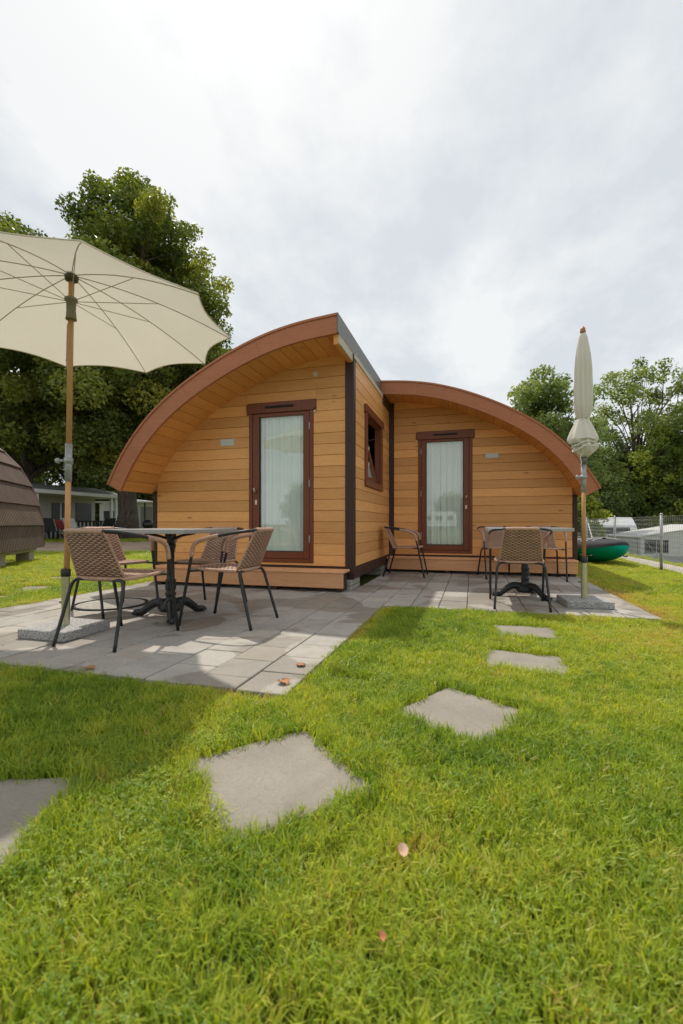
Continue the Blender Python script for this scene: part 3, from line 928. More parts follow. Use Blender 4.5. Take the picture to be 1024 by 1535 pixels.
# ------------------------------------------------------------------ furniture
def make_chair():
    t = thing('wicker_chair', 'x', 'chair')
    # arms and top rail: one bent tube; legs go down from the arm bends
    rail = smoothpath([(-0.265, 0.10, 0.655), (-0.272, -0.06, 0.69), (-0.25, -0.20, 0.715), (-0.17, -0.285, 0.73), (0, -0.30, 0.732),
                       (0.17, -0.285, 0.73), (0.25, -0.20, 0.715), (0.272, -0.06, 0.69), (0.265, 0.10, 0.655)], 5)
    MB().tube(rail, 0.0115, 8).build('arm_rail', M['black_metal'], t, smooth=True)
    for sx in (-1, 1):
        wrap = smoothpath([(sx * 0.272, -0.055, 0.69), (sx * 0.268, 0.06, 0.668), (sx * 0.262, 0.135, 0.640), (sx * 0.257, 0.172, 0.595), (sx * 0.255, 0.185, 0.53)], 5)
        MB().tube(wrap, 0.0165, 9).build('arm_wrap', M['wrap'], t, smooth=True)
        fl = [(sx * 0.255, 0.184, 0.54), (sx * 0.252, 0.215, 0.40), (sx * 0.25, 0.30, 0.0)]
        MB().tube(smoothpath(fl, 4), 0.0115, 8).build('leg', M['black_metal'], t, smooth=True)
        rl = smoothpath([(sx * 0.13, -0.175, 0.418), (sx * 0.18, -0.18, 0.412), (sx * 0.205, -0.195, 0.375), (sx * 0.212, -0.215, 0.30), (sx * 0.235, -0.30, 0.0)], 5)
        MB().tube(rl, 0.0115, 8).build('leg', M['black_metal'], t, smooth=True)
        MB().tube([(sx * 0.175, 0.10, 0.425), (sx * 0.252, 0.215, 0.42)], 0.009, 6).build('seat_bracket', M['black_metal'], t)
    MB().tube([(-0.14, -0.175, 0.418), (0.14, -0.175, 0.418)], 0.0112, 8).build('crossbar', M['black_metal'], t)
    # seat: rounded woven panel with a rolled rim
    def outline(a):
        ca, sa = math.cos(a), math.sin(a)
        e = 0.62
        x = 0.215 * math.copysign(abs(ca) ** e, ca); y = 0.215 * math.copysign(abs(sa) ** e, sa)
        if y < 0: x *= 0.93
        return x, y + 0.035
    def seat(a, b):
        x, y = outline(a * 2 * math.pi)
        return (x * b, 0.035 + (y - 0.035) * b, 0.432 - 0.012 * (1 - b * b))
    sm = MB()
    nn = 14
    def seatg(a, b):
        X, Y = 2 * a - 1, 2 * b - 1
        x = X * math.sqrt(max(1 - Y * Y * 0.22, 0)); y = Y * math.sqrt(max(1 - X * X * 0.22, 0))
        return (x * 0.212, 0.03 + y * 0.215, 0.436 - 0.014 * (1 - max(X * X, Y * Y)) + 0.006 * Y)
    sm.grid(seatg, nn, nn)
    sm.build('seat', M['wicker'], t, smooth=True, fix=False)
    rim = []
    for k in range(41):
        q = k / 40 * 4
        i = int(min(q, 3.9999)); f = q - i
        a, b = [(f, 0), (1, f), (1 - f, 1), (0, 1 - f)][i]
        x, y, z = seatg(a, b); rim.append((x, y, z - 0.006))
    MB().tube(rim, 0.013, 7, cap=False).build('seat_rim', M['wrap'], t, smooth=True)
    # backrest: woven, wider at its foot, rolled over the top rail
    def back(a, b):
        X = 2 * a - 1
        w = 0.185 - 0.035 * b
        y = -0.165 - 0.135 * b - 0.018 * (1 - X * X) * (0.3 + 0.7 * b) + 0.01
        return (X * w, y, 0.43 + 0.30 * b)
    MB().grid(back, 10, 12).build('backrest', M['wicker'], t, smooth=True, fix=False)
    def back2(a, b):
        x, y, z = back(1 - a, b); return (x, y - 0.008, z)
    MB().grid(back2, 10, 12).build('back_panel', M['wicker'], t, smooth=True, fix=False)
    for sx in (0, 1):
        MB().tube([Vector(back(sx, k / 8)) + Vector((0, -0.004, 0)) for k in range(9)], 0.009, 6).build('back_edge', M['wrap'], t, smooth=True)
    MB().tube([p_ for p_ in rail if abs(p_.x) < 0.165], 0.0175, 9).build('top_wrap', M['wrap'], t, smooth=True)
    return t


chair0 = make_chair()
chairs = [
    (-2.32, 2.57, 0, 'brown wicker chair beside granite parasol base, back turned to the lawn', 'chairs round the table under the open parasol'),
    (-3.10, 3.38, R(-90 - 20), 'brown wicker chair beside manhole cover, facing the tall cabin door side', 'chairs round the table under the open parasol'),
    (-1.85, 3.24, R(90), 'brown wicker chair on the side of the table away from the open parasol pole', 'chairs round the table under the open parasol'),
    (-2.40, 3.80, R(180), 'brown wicker chair between table and the long step of the tall cabin', 'chairs round the table under the open parasol'),
    (0.43, 4.66, 0, 'brown wicker chair tucked at the table beside folded parasol, back towards stepping stones', 'chairs before the recessed cabin'),
    (0.37, 6.98, R(180 + 12), 'brown wicker chair before the recessed cabin step, on the door side of its table', 'chairs before the recessed cabin'),
    (0.97, 6.98, R(180), 'brown wicker chair before the recessed cabin step, nearest its low corner post', 'chairs before the recessed cabin'),
    (-0.96, 6.84, R(-90), 'lone brown wicker chair standing in the corner between the two cabins', 'chairs before the recessed cabin'),
]
for i, (x, y, rz, lab, grp) in enumerate(chairs):
    o = chair0 if i == 0 else copy_tree(chair0)
    o.location = (x, y, 0.001); o.rotation_euler = (0, 0, rz)
    tag(o, lab, 'chair', grp)


def make_table():
    t = thing('bistro_table', 'x', 'table')
    MB().box(-0.385, 0.385, -0.385, 0.385, 0.707, 0.735).build('table_top', M['table_top'], t, bevel=0.003)
    rim = MB()
    rim.box(-0.40, 0.40, -0.40, -0.3855, 0.703, 0.736).box(-0.40, 0.40, 0.3855, 0.40, 0.703, 0.736)
    rim.box(-0.40, -0.3855, -0.385, 0.385, 0.703, 0.736).box(0.3855, 0.40, -0.385, 0.385, 0.703, 0.736)
    rim.build('rim', M['table_rim'], t, bevel=0.003)
    prof = [(0.055, 0.10), (0.06, 0.13), (0.045, 0.15), (0.036, 0.175), (0.045, 0.185), (0.045, 0.20), (0.034, 0.21), (0.043, 0.235), (0.045, 0.26), (0.036, 0.285), (0.044, 0.295), (0.044, 0.31),
            (0.032, 0.32), (0.030, 0.45), (0.031, 0.57), (0.040, 0.58), (0.040, 0.60), (0.031, 0.61), (0.031, 0.66), (0.045, 0.67), (0.045, 0.69), (0.03, 0.705)]
    MB().lathe(prof, 16).build('column', M['iron'], t, smooth=True)
    for k in range(4):
        a = R(90 * k + 45)
        br = smoothpath([(0.03, 0, 0.655), (0.10, 0, 0.68), (0.20, 0, 0.698)], 4)
        MB().tube([(p_.x * math.cos(a), p_.x * math.sin(a), p_.z) for p_ in br], [0.012] * len(br), 6).build('bracket', M['iron'], t, smooth=True)
    hub = MB().lathe([(0.02, 0.045), (0.085, 0.05), (0.10, 0.075), (0.085, 0.11), (0.055, 0.135)], 16)
    hub.build('hub', M['iron'], t, smooth=True)
    for k in range(3):
        a = R(-52 + 120 * k)
        path = smoothpath([(0.05, 0, 0.11), (0.13, 0, 0.115), (0.20, 0, 0.075), (0.26, 0, 0.03), (0.31, 0, 0.022), (0.335, 0, 0.03)], 4)
        n = len(path)
        rad = [0.042 - 0.02 * (i / (n - 1)) for i in range(n)]
        rad[-1] = 0.016; rad[-5:-1] = [0.022, 0.024, 0.026, 0.022]
        foot = MB().tube([(p_.x * math.cos(a), p_.x * math.sin(a), max(p_.z, rad[i] + 0.001)) for i, p_ in enumerate(path)], rad, 8)
        foot.tube([(p_.x * math.cos(a + sg * 0.09), p_.x * math.sin(a + sg * 0.09), max(p_.z, 0.014)) for sg in (1,) for p_ in path[-7:-1]], 0.012, 6)
        foot.tube([(p_.x * math.cos(a + sg * 0.09), p_.x * math.sin(a + sg * 0.09), max(p_.z, 0.014)) for sg in (-1,) for p_ in path[-7:-1]], 0.012, 6)
        foot.build('foot', M['iron'], t, smooth=True)
    return t


tab0 = make_table()
tab0.location = (-2.43, 3.27, 0.001)
tag(tab0, 'square grey bistro table on cast iron foot with four chairs round it', 'table', 'square bistro tables')
tab1 = copy_tree(tab0); tab1.location = (0.545, 5.22, 0.001)
tag(tab1, 'square grey bistro table on cast iron foot beside the folded parasol', 'table', 'square bistro tables')


def pole_parts(t, lean=(0, 0), top=2.50):
    def P(z): return (lean[0] * z, lean[1] * z, z)
    MB().tube([P(0.46), P(1.12)], 0.019, 12).build('pole', M['pole'], t, smooth=True)
    MB().tube([P(1.33), P(top)], 0.019, 12).build('pole', M['pole'], t, smooth=True)
    j = MB().tube([P(1.08), P(1.20), P(1.345)], [0.0235, 0.0235, 0.0235], 12)
    j.tube([P(1.205), P(1.245)], 0.030, 12)
    j.tube([(lean[0] * 1.22 - 0.02, lean[1] * 1.22 - 0.015, 1.225), (lean[0] * 1.22 - 0.055, lean[1] * 1.22 - 0.03, 1.225)], 0.008, 8)
    j = j.build('tilt_joint', M['galv'], t, smooth=True)
    kn = MB().lathe([(0.008, -0.012), (0.019, -0.008), (0.019, 0.008), (0.008, 0.012)], 8).build('knob', M['galv'], j)
    kn.location = (lean[0] * 1.22 - 0.062, lean[1] * 1.22 - 0.033, 1.225); kn.rotation_euler = (R(90), 0, R(60))
    return P


def base_slab(x, y, rz, label):
    t = thing('parasol_base', label, 'parasol base', (x, y, 0.001), rz, 'granite parasol bases')
    MB().box(-0.20, 0.20, -0.20, 0.20, 0, 0.065).build('granite_slab', M['granite'], t, bevel=0.005)
    MB().tube([(0, 0, 0.0655), (0, 0, 0.41)], 0.0275, 14, cap=False).build('sleeve', M['sleeve'], t, smooth=True)
    col = MB().tube([(0, 0, 0.405), (0, 0, 0.412), (0, 0, 0.455), (0, 0, 0.462)], [0.030, 0.032, 0.031, 0.026], 14)
    col.build('collar', M['black_metal'], t, smooth=True)
    MB().tube([(-0.026, 0, 0.22), (-0.055, 0.0, 0.22)], 0.006, 6).build('clamp_screw', M['black_metal'], t)
    return t


base_slab(-2.77, 2.56, 0, 'speckled granite parasol base under the open parasol')
base_slab(1.03, 4.83, R(4), 'speckled granite parasol base holding the folded parasol')

# open parasol
UR, UD, UZ = 1.09, 0.335, 2.53
pz = thing('open_parasol', 'open cream parasol on wooden pole above table with four chairs', 'parasol', (-2.77, 2.56, 0.0))
LX = 0.0205
P = pole_parts(pz, (LX, 0.0), 2.50)
ctr = Vector(P(UZ))
NR = 10
PH = math.atan2(1.85 - 2.565, -1.90 + 2.718)     # direction of one measured rib


def rib_z(t): return -UD * (0.42 * t + 0.58 * t ** 2.0)


def canopy(k):
    def fn(a, b):
        t = 0.02 + 0.98 * b
        th0, th1 = PH + k * 2 * math.pi / NR, PH + (k + 1) * 2 * math.pi / NR
        tt = t * (1 - 0.055 * math.sin(math.pi * a) * b ** 3)
        p0 = Vector((math.cos(th0) * UR * tt, math.sin(th0) * UR * tt, rib_z(tt)))
        p1 = Vector((math.cos(th1) * UR * tt, math.sin(th1) * UR * tt, rib_z(tt)))
        p_ = p0.lerp(p1, a)
        p_.z -= 0.012 * math.sin(math.pi * a) * t
        return tuple(ctr + p_ + Vector((0, 0, 0.012)))
    return fn


cm = MB()
for k in range(NR): cm.grid(canopy(k), 8, 12)
cn = cm.build('canopy', M['canvas'], pz, smooth=False, fix=False)
bm = bmesh.new(); bm.from_mesh(cn.data); bmesh.ops.remove_doubles(bm, verts=bm.verts, dist=0.0005); bm.to_mesh(cn.data); bm.free()
cn.data.polygons.foreach_set('use_smooth', [True] * len(cn.data.polygons))
hem = MB()
for k in range(NR):
    hem.tube([Vector(canopy(k)(i / 8, 1.0)) for i in range(9)], 0.004, 5, cap=False)
hem.build('hem', M['canvas'], pz)
for k in range(NR):
    th = PH + k * 2 * math.pi / NR
    pts = [ctr + Vector((math.cos(th) * UR * t, math.sin(th) * UR * t, rib_z(t) + 0.002)) for t in np.linspace(0.03, 1.0, 12)]
    MB().tube(pts, 0.0034, 6).build('rib', M['rib'], pz)
    st = 0.52
    j = ctr + Vector((math.cos(th) * UR * st, math.sin(th) * UR * st, rib_z(st) - 0.003))
    r0 = Vector(P(2.35)) + Vector((math.cos(th) * 0.032, math.sin(th) * 0.032, 0))
    MB().tube([r0, j], 0.0026, 6).build('strut', M['rib'], pz)
MB().lathe([(0.024, -0.045), (0.042, -0.035), (0.046, -0.01), (0.03, 0.012)], 16, tuple(ctr)).build('hub', M['hub'], pz, smooth=True)
MB().lathe([(0.036, -0.12), (0.034, -0.11), (0.030, -0.06), (0.031, 0.0), (0.042, 0.012), (0.042, 0.03), (0.034, 0.035)], 16, P(2.34)).build('runner', M['runner'], pz, smooth=True)
MB().lathe([(0.02, 0.0), (0.028, 0.03), (0.02, 0.07), (0.004, 0.09)], 12, tuple(ctr + Vector((0, 0, 0.0)))).build('finial', M['finial'], pz, smooth=True)
cd = Vector(P(2.2))
MB().tube([cd + Vector((-0.024, 0, 0.0)), cd + Vector((-0.032, 0.0, -0.02)), Vector(P(1.95)) + Vector((-0.034, 0, 0)), Vector(P(1.93)) + Vector((-0.034, 0, 0))], [0.003, 0.003, 0.003, 0.007], 6).build('cord', M['rib'], pz)

# folded parasol
fz = thing('folded_parasol', 'folded cream parasol tied round its pole before the low roof end', 'parasol', (1.03, 4.83, 0.0))
P2 = pole_parts(fz, (-0.004, 0.0), 2.60)
prof = [(0.022, 2.605), (0.036, 2.57), (0.05, 2.48), (0.062, 2.38), (0.070, 2.25), (0.074, 2.10), (0.076, 1.97), (0.072, 1.88), (0.058, 1.82), (0.046, 1.79), (0.060, 1.75), (0.088, 1.68), (0.108, 1.62), (0.116, 1.585), (0.110, 1.56), (0.098, 1.545)]


def fold(th, z):
    k = min(max((2.6 - z) / 0.3, 0), 1)
    f = 1 + 0.13 * k * math.cos(NR * th + 0.8 * math.sin(2.5 * z)) + 0.07 * math.sin(3 * th + 4 * z)
    if z < 1.79: f = 1 + 0.12 * math.cos(7 * th + 6 * z) + 0.12 * math.sin(2 * th + 1.2)
    return f


pp = []
for i in range(len(prof) - 1):
    for k in range(3):
        t = k / 3; pp.append((prof[i][0] * (1 - t) + prof[i + 1][0] * t, prof[i][1] * (1 - t) + prof[i + 1][1] * t))
pp.append(prof[-1])
MB().lathe(pp, 80, (-0.009, 0, 0), fold).build('canopy', M['canvas_folded'], fz, smooth=True)
MB().lathe([(0.036, 1.42), (0.075, 1.46), (0.096, 1.50), (0.10, 1.53), (0.088, 1.56)], 60, (0.006, 0, 0), lambda th, z: 1 + 0.14 * math.sin(4 * th + 30 * z) + 0.1 * math.cos(9 * th)).build('gathered_hem', M['canvas_folded'], fz, smooth=True)
for k, (zz, rr_) in enumerate(((1.60, 0.112), (1.555, 0.108), (1.50, 0.098))):
    ring = [(math.cos(a) * rr_ * (1 + 0.08 * math.sin(3 * a + k)) - 0.005, math.sin(a) * rr_, zz + 0.025 * math.sin(a + 0.8 * k) + 0.012 * math.sin(3 * a)) for a in np.linspace(0, 2 * math.pi, 40)]
    MB().tube(ring, 0.009, 6, cap=False).build('fabric_roll', M['canvas_folded'], fz, smooth=True)
MB().tube([(math.cos(a) * 0.05 - 0.009, math.sin(a) * 0.05, 1.79 + 0.004 * math.sin(2 * a)) for a in np.linspace(0, 2 * math.pi, 24)], 0.005, 6, cap=False).build('tie_band', M['canvas'], fz)
MB().tube(smoothpath([(-0.03, -0.05, 1.45), (-0.045, -0.06, 1.40), (-0.035, -0.06, 1.36), (-0.042, -0.055, 1.33)], 4), 0.005, 6).build('cord', M['canvas_folded'], fz)
MB().lathe([(0.022, 2.60), (0.027, 2.62), (0.022, 2.65), (0.006, 2.672)], 12, (-0.0105, 0, 0)).build('finial', M['finial'], fz, smooth=True)
MB().tube([P2(1.35), P2(1.42)], 0.028, 12).build('runner', M['flashing'], fz, smooth=True)

# manhole ring in the paving
mh = thing('manhole_cover', 'round concrete manhole cover with dark ring set in the patio', 'manhole cover', (-3.36, 3.62, 0.004))
MB().lathe([(0.30, -0.006), (0.30, 0.0015), (0.295, 0.003)], 40).build('cover', M['concrete'], mh)
rg = MB()
for k in range(48):
    a0, a1 = 2 * math.pi * k / 48, 2 * math.pi * (k + 1) / 48
    rg.add([(r_ * math.cos(a), r_ * math.sin(a), z_) for a in (a0, a1) for r_, z_ in ((0.304, -0.004), (0.308, 0.006), (0.335, 0.006), (0.34, -0.004))],
           [(0, 1, 5, 4), (1, 2, 6, 5), (2, 3, 7, 6)])
rg.build('ring', M['iron'], mh)

# stepping stones
def stone(cx, cy, w, d, rz, label, seed, z=0.0):
    rs = random.Random(seed)
    pts = []
    corners = [(-w / 2, -d / 2), (w / 2, -d / 2), (w / 2, d / 2), (-w / 2, d / 2)]
    for i in range(4):
        a, b = corners[i], corners[(i + 1) % 4]
        for k in range(5):
            t = k / 5
            j = 0.006
            pts.append((a[0] + (b[0] - a[0]) * t + rs.uniform(-j, j), a[1] + (b[1] - a[1]) * t + rs.uniform(-j, j)))
    o = MB().prism(pts, 'z', GZ + 0.013, 0.0).build('stepping_stone', M['slab'], None, bevel=0.004)
    o.location = (cx, cy, -0.012); o.rotation_euler = (0, 0, rz)
    tag(o, label, 'stepping stone', 'stepping stones in the lawn')
    return (cx, cy, w, d, rz)


STONES = [
    stone(-0.60, 1.325, 0.45, 0.47, R(47), 'large sandstone slab sunk in sunny lawn between patio tip and pale pink petal', 1),
    stone(-0.045, 1.975, 0.41, 0.43, R(-31), 'square sandstone slab set cornerwise in sunny lawn, third stone out from the folded parasol patio', 2),
    stone(0.29, 2.80, 0.46, 0.38, R(-7), 'wide sandstone slab in lawn, second stone out from the folded parasol patio', 3),
    stone(0.375, 3.60, 0.44, 0.34, R(2), 'narrow sandstone slab in lawn right before the patio with folded parasol', 4),
    stone(-1.30, 0.86, 0.46, 0.46, R(20), 'sandstone slab lying in the shade of the open parasol', 5),
    stone(-5.13, 4.32, 0.42, 0.40, R(20), 'sandstone slab in lawn between patio and shingled cabin, nearer the patio', 6),
    stone(-5.75, 5.20, 0.42, 0.40, R(15), 'sandstone slab in lawn between patio and shingled cabin, farther from the patio', 7),
    stone(-4.95, 3.55, 0.42, 0.40, R(25), 'sandstone slab in lawn beside the patio rim, last of three near shingled cabin', 8),
]

# ------------------------------------------------------------------ neighbour cabin with shingles
ax = Vector((-0.56, 0.83, 0)).normalized()
sx0, sy0 = spot(63, 10.0)
sh = thing('shingled_cabin', 'barrel roofed cabin clad in brown grooved shingles on pale blocks', 'cabin', (sx0, sy0, 0), math.atan2(-ax.y, -ax.x))
# local +X runs from the far end towards the viewer, local +Y: which side?  e points out of the visible flank
sprof = [(0.0, 0.30), (0.02, 0.76), (0.09, 1.17), (0.23, 1.58), (0.44, 1.97), (0.74, 2.30), (1.12, 2.58), (1.55, 2.76), (2.0, 2.82)]
loc_e = 1.0


def flank(i, t, lift):
    a, b = sprof[i], sprof[i + 1]
    y = -(a[0] + (b[0] - a[0]) * t); z = a[1] + (b[1] - a[1]) * t
    n = Vector((b[1] - a[1], b[0] - a[0])).normalized()
    return y + n.x * lift, z + n.y * lift


for i in range(len(sprof) - 1):
    p0 = flank(i, -0.06, 0.055); p1 = flank(i, 1.0, 0.018); p2 = flank(i, 1.0, -0.01); p3 = flank(i, -0.06, 0.02)
    MB().prism([p0, p1, p2, p3], 'x', 0.0, 5.5).build('shingle_row', M['shingle'], sh, bevel=0.004)
    MB().prism([(-4.0 - p_[0], p_[1]) for p_ in (p0, p1, p2, p3)], 'x', 0.0, 5.5).build('shingle_row', M['shingle'], sh, bevel=0.004)
tr = MB()
trp = [Vector((-0.012, *flank(i, t, 0.02))) for i in range(len(sprof) - 1) for t in (0, 0.5)] + [Vector((-0.012, -2.0, 2.84))]
tr.tube(trp, 0.035, 6)
tr.build('edge_trim', M['roof_metal'], sh)
MB().prism([(-0.02, 0.305)] + [(-a - 0.01, b) for a, b in sprof[1:]] + [(-4.0 + a + 0.01, b) for a, b in sprof[:-1][::-1]], 'x', 0.45, 5.2).build('cabin_body', M['inner'], sh)
MB().box(0.15, 5.4, -0.28, -0.06, 0.20, 0.299).build('sill_beam', M['concrete'], sh, bevel=0.005)
MB().box(0.15, 5.4, -3.94, -3.72, 0.20, 0.299).build('sill_beam', M['concrete'], sh, bevel=0.005)
for xx in (0.32, 1.9, 3.5, 5.0):
    for yy in (-0.22, -3.83):
        MB().box(xx - 0.17, xx + 0.17, yy - 0.12, yy + 0.12, GZ + 0.003, 0.199).build('foundation_block', M['concrete'], sh, bevel=0.008)

# ------------------------------------------------------------------ trees
def add_mesh(name, v, f, mat, parent, rnd=None):
    me = bpy.data.meshes.new(name)
    n, k = f.shape
    me.vertices.add(len(v)); me.vertices.foreach_set('co', v.astype(np.float32).ravel())
    me.loops.add(n * k); me.loops.foreach_set('vertex_index', f.astype(np.int32).ravel())
    me.polygons.add(n); me.polygons.foreach_set('loop_start', np.arange(0, n * k, k, dtype=np.int32))
    me.update(calc_edges=True)
    if rnd is not None:
        a = me.attributes.new('rnd', 'FLOAT', 'POINT'); a.data.foreach_set('value', rnd.astype(np.float32))
    me.materials.append(mat)
    o = bpy.data.objects.new(name, me); C.objects.link(o)
    if parent is not None: o.parent = parent
    return o


def leaves(rng, centers, radii, per, size, flat=0.75, up=0.7):
    n = len(centers)
    cnt = np.maximum((per * (radii / radii.mean()) ** 2).astype(int), 3)
    ci = np.repeat(np.arange(n), cnt); m = len(ci)
    d = rng.normal(size=(m, 3)); d /= np.linalg.norm(d, axis=1)[:, None]
    r = rng.random(m) ** 0.45
    off = d * (r * radii[ci])[:, None]
    off[:, 2] *= flat
    off[:, 2] -= 0.12 * radii[ci] * r ** 2
    p = centers[ci] + off
    nrm = rng.normal(size=(m, 3)) * 0.7 + d * 0.35 + np.array([0, 0, up])
    nrm /= np.linalg.norm(nrm, axis=1)[:, None]
    t = np.cross(nrm, rng.normal(size=(m, 3))); t /= np.linalg.norm(t, axis=1)[:, None]
    b = np.cross(nrm, t)
    s = (size * (0.65 + 0.7 * rng.random(m)))[:, None]
    V = np.empty((m, 4, 3))
    V[:, 0] = p - t * s * 0.5
    V[:, 1] = p - b * s * 0.36 + nrm * s * 0.10 - t * s * 0.08
    V[:, 2] = p + t * s * 0.6 - nrm * s * 0.08
    V[:, 3] = p + b * s * 0.36 + nrm * s * 0.10 - t * s * 0.08
    F = np.arange(m * 4).reshape(m, 4)
    crn = rng.random(n)
    rnd = np.clip(0.72 * crn[ci] ** 1.3 + 0.36 * rng.random(m), 0, 1)
    return V.reshape(-1, 3), F, np.repeat(rnd, 4)


def tree(name, label, xy, env, trunk_r, trunk_h, nclump, per, size, mat, seed, crad=0.9, group=None, wob=0.25, surf=0.45, limbs=18, off=(0, 0), squash=1.0, keep=None):
    """env: [(z, radius)] outline of the crown"""
    rng = np.random.default_rng(seed)
    t = thing(name, label, 'tree' if 'bush' not in name and 'hedge' not in name else 'bush', (xy[0], xy[1], GZ), 0, group)
    zg = gz(xy[0]); t.location.z = zg; env = [(e[0] - zg + GZ, e[1]) for e in env]
    ez = np.array([e[0] for e in env]); er = np.array([e[1] for e in env])
    # choose clump centres, weighted to the outline
    zz = np.linspace(ez[0], ez[-1], 200); w = np.interp(zz, ez, er) ** 1.6; w /= w.sum()
    z = rng.choice(zz, nclump, p=w) + rng.normal(size=nclump) * 0.2
    th = rng.random(nclump) * 2 * np.pi
    lob = 1 + wob * np.sin(3 * th + 1.3 * z + seed) * 0.6 + wob * 0.6 * np.sin(5 * th - 0.9 * z + 2 * seed)
    rr = np.interp(z, ez, er) * lob * rng.random(nclump) ** surf
    c = np.stack([rr * np.cos(th) + off[0] * np.clip(z / ez[-1], 0, 1), rr * np.sin(th) * squash + off[1] * np.clip(z / ez[-1], 0, 1), z], 1)
    rad = crad * (0.55 + 0.9 * rng.random(nclump))
    V, F, rn = leaves(rng, c, rad, per, size)
    add_mesh('crown', V, F, mat, t, rn)
    # trunk and limbs
    mb = MB()
    top = ez[-1] * 0.8
    tp = [Vector((0.12 * trunk_r * math.sin(q * 5 + seed) * 3 * (q > 0), 0.1 * trunk_r * math.cos(q * 7) * 3 * (q > 0), q * top)) + Vector((off[0] * q, off[1] * q, 0)) * 0.8 for q in np.linspace(0, 1, 12)]
    tr_ = [trunk_r * (1.35 if i == 0 else 1.0) * (1 - 0.85 * (i / 11) ** 1.1) for i in range(12)]
    mb.tube(tp, tr_, 12)
    order = rng.permutation(nclump)[:limbs]
    for k in order:
        e = Vector(c[k]); h0 = max(trunk_h, e.z * rng.uniform(0.35, 0.65)); h0 = min(h0, top * 0.95)
        q = h0 / top * 11; i = int(min(q, 10))
        s0 = tp[i].lerp(tp[i + 1], q - i)
        mid = s0.lerp(e, 0.5) + Vector((rng.normal() * 0.2, rng.normal() * 0.2, 0.12 * (e - s0).length))
        r0 = min(tr_[i] * 0.5, 0.03 * (e - s0).length + 0.02)
        pts = smoothpath([s0, mid, e], 4)
        mb.tube(pts, [r0 * (1 - 0.8 * a / (len(pts) - 1)) for a in range(len(pts))], 6)
        for _ in range(2):
            k2 = int(np.argmin(np.linalg.norm(c - np.array(e) + rng.normal(size=3) * 1.2, axis=1)))
            e2 = Vector(c[k2]); a = pts[5]
            if (e2 - a).length < 0.3: continue
            mb.tube([a, a.lerp(e2, 0.5) + Vector((0, 0, 0.1)), e2], [r0 * 0.45, r0 * 0.3, r0 * 0.12], 5)
    mb.build('trunk', M['bark'], t, smooth=True)
    return t


big = tree('linden_tree', 'huge old linden tree with thick trunk rising behind the tall cabin', spot(190, 24), [(4.3, 4.3), (5.6, 5.5), (8, 5.6), (10.5, 5.2), (13.2, 4.2), (15.4, 3.5), (17.0, 2.4), (18.4, 1.0)], 0.52, 3.2, 600, 300, 0.165, M['linden'], 3, 0.78, wob=0.32, surf=0.48, limbs=40, off=(0.5, 0))
tree('linden_tree', 'broad dark tree behind the open parasol and the shingled cabin', spot(40, 24.5), [(4.4, 4.4), (5.8, 5.2), (9, 5.2), (12.5, 4.4), (14.8, 2.8), (16.2, 1.2)], 0.35, 3.2, 260, 400, 0.17, M['linden'], 12, 0.85, surf=0.5, wob=0.35)
tree('shade_tree', 'dark tree behind the low bungalow roof', spot(115, 38), [(1.0, 5.5), (4, 6.5), (8, 6), (12, 4), (14, 1)], 0.3, 2.2, 170, 260, 0.26, M['dark_leaf'], 21, 1.2)
tree('shade_tree', 'sunlit tree beyond the white caravan by the linden trunk', spot(230, 44), [(0.6, 5.5), (4, 6.5), (7, 5.5), (10, 3), (11.5, 1)], 0.25, 2.0, 130, 240, 0.28, M['green_leaf'], 22, 1.2)
tree('shade_tree', 'tall dark tree beyond the shingled cabin', spot(-60, 36), [(1.0, 6), (5, 7), (10, 6), (14, 3), (16, 1)], 0.3, 2.2, 150, 240, 0.28, M['dark_leaf'], 23, 1.3)
RG = 'trees behind the chain link fence'
tree('leafy_tree', 'dense leafy tree rising behind the low end of the recessed cabin roof', spot(818, 24), [(1.0, 2.0), (3, 2.6), (5.5, 2.5), (7.4, 1.9), (8.5, 1.0), (8.9, 0.5)], 0.15, 1.8, 150, 170, 0.17, M['green_leaf'], 31, 0.62, RG, surf=0.55)
tree('leafy_tree', 'airy tree with bare dark limbs showing against sky behind the fence', spot(955, 33), [(3.4, 2.1), (5.5, 3.4), (8.0, 4.2), (10.0, 4.2), (11.6, 2.9), (12.2, 1.3)], 0.21, 3.2, 150, 90, 0.19, M['green_leaf'], 35, 0.62, RG, wob=0.3, surf=0.42, limbs=46)
tree('leafy_tree', 'airy tree leaning beside the bare limbed tree, farther along the fence', spot(1075, 33), [(3.4, 2.4), (5.5, 3.8), (8.0, 4.4), (10.2, 3.8), (11.6, 2.4), (12.2, 1.0)], 0.21, 3.2, 150, 95, 0.19, M['green_leaf'], 36, 0.62, RG, wob=0.3, surf=0.42, limbs=40)
tree('leafy_tree', 'yellow green tree in front of airy trees beyond the tent', spot(1015, 31), [(0.7, 2.8), (3.0, 3.6), (5.2, 3.0), (6.8, 1.9), (7.7, 0.7)], 0.14, 1.0, 150, 190, 0.17, M['yellow_leaf'], 38, 0.75, RG)
tree('hedge_bush', 'dark green bush behind the white caravan and the fence', spot(925, 34), [(0.2, 3.0), (2.2, 3.8), (4.4, 3.2), (5.6, 1.6)], 0.1, 0.6, 110, 240, 0.20, M['dark_leaf'], 39, 0.9, 'bushes beyond the fence')
tree('hedge_bush', 'dark green bush between recessed cabin and white caravan', spot(868, 30), [(0.2, 2.4), (2.2, 2.9), (4.2, 2.4), (5.4, 1.2)], 0.1, 0.6, 90, 230, 0.18, M['dark_leaf'], 40, 0.8, 'bushes beyond the fence')
tree('hedge_bush', 'dark green bush behind the ridge of the white tent', spot(990, 36), [(0.2, 3.4), (2.2, 4.2), (4.4, 3.6), (6.0, 1.9)], 0.1, 0.6, 110, 240, 0.20, M['dark_leaf'], 41, 0.9, 'bushes beyond the fence')
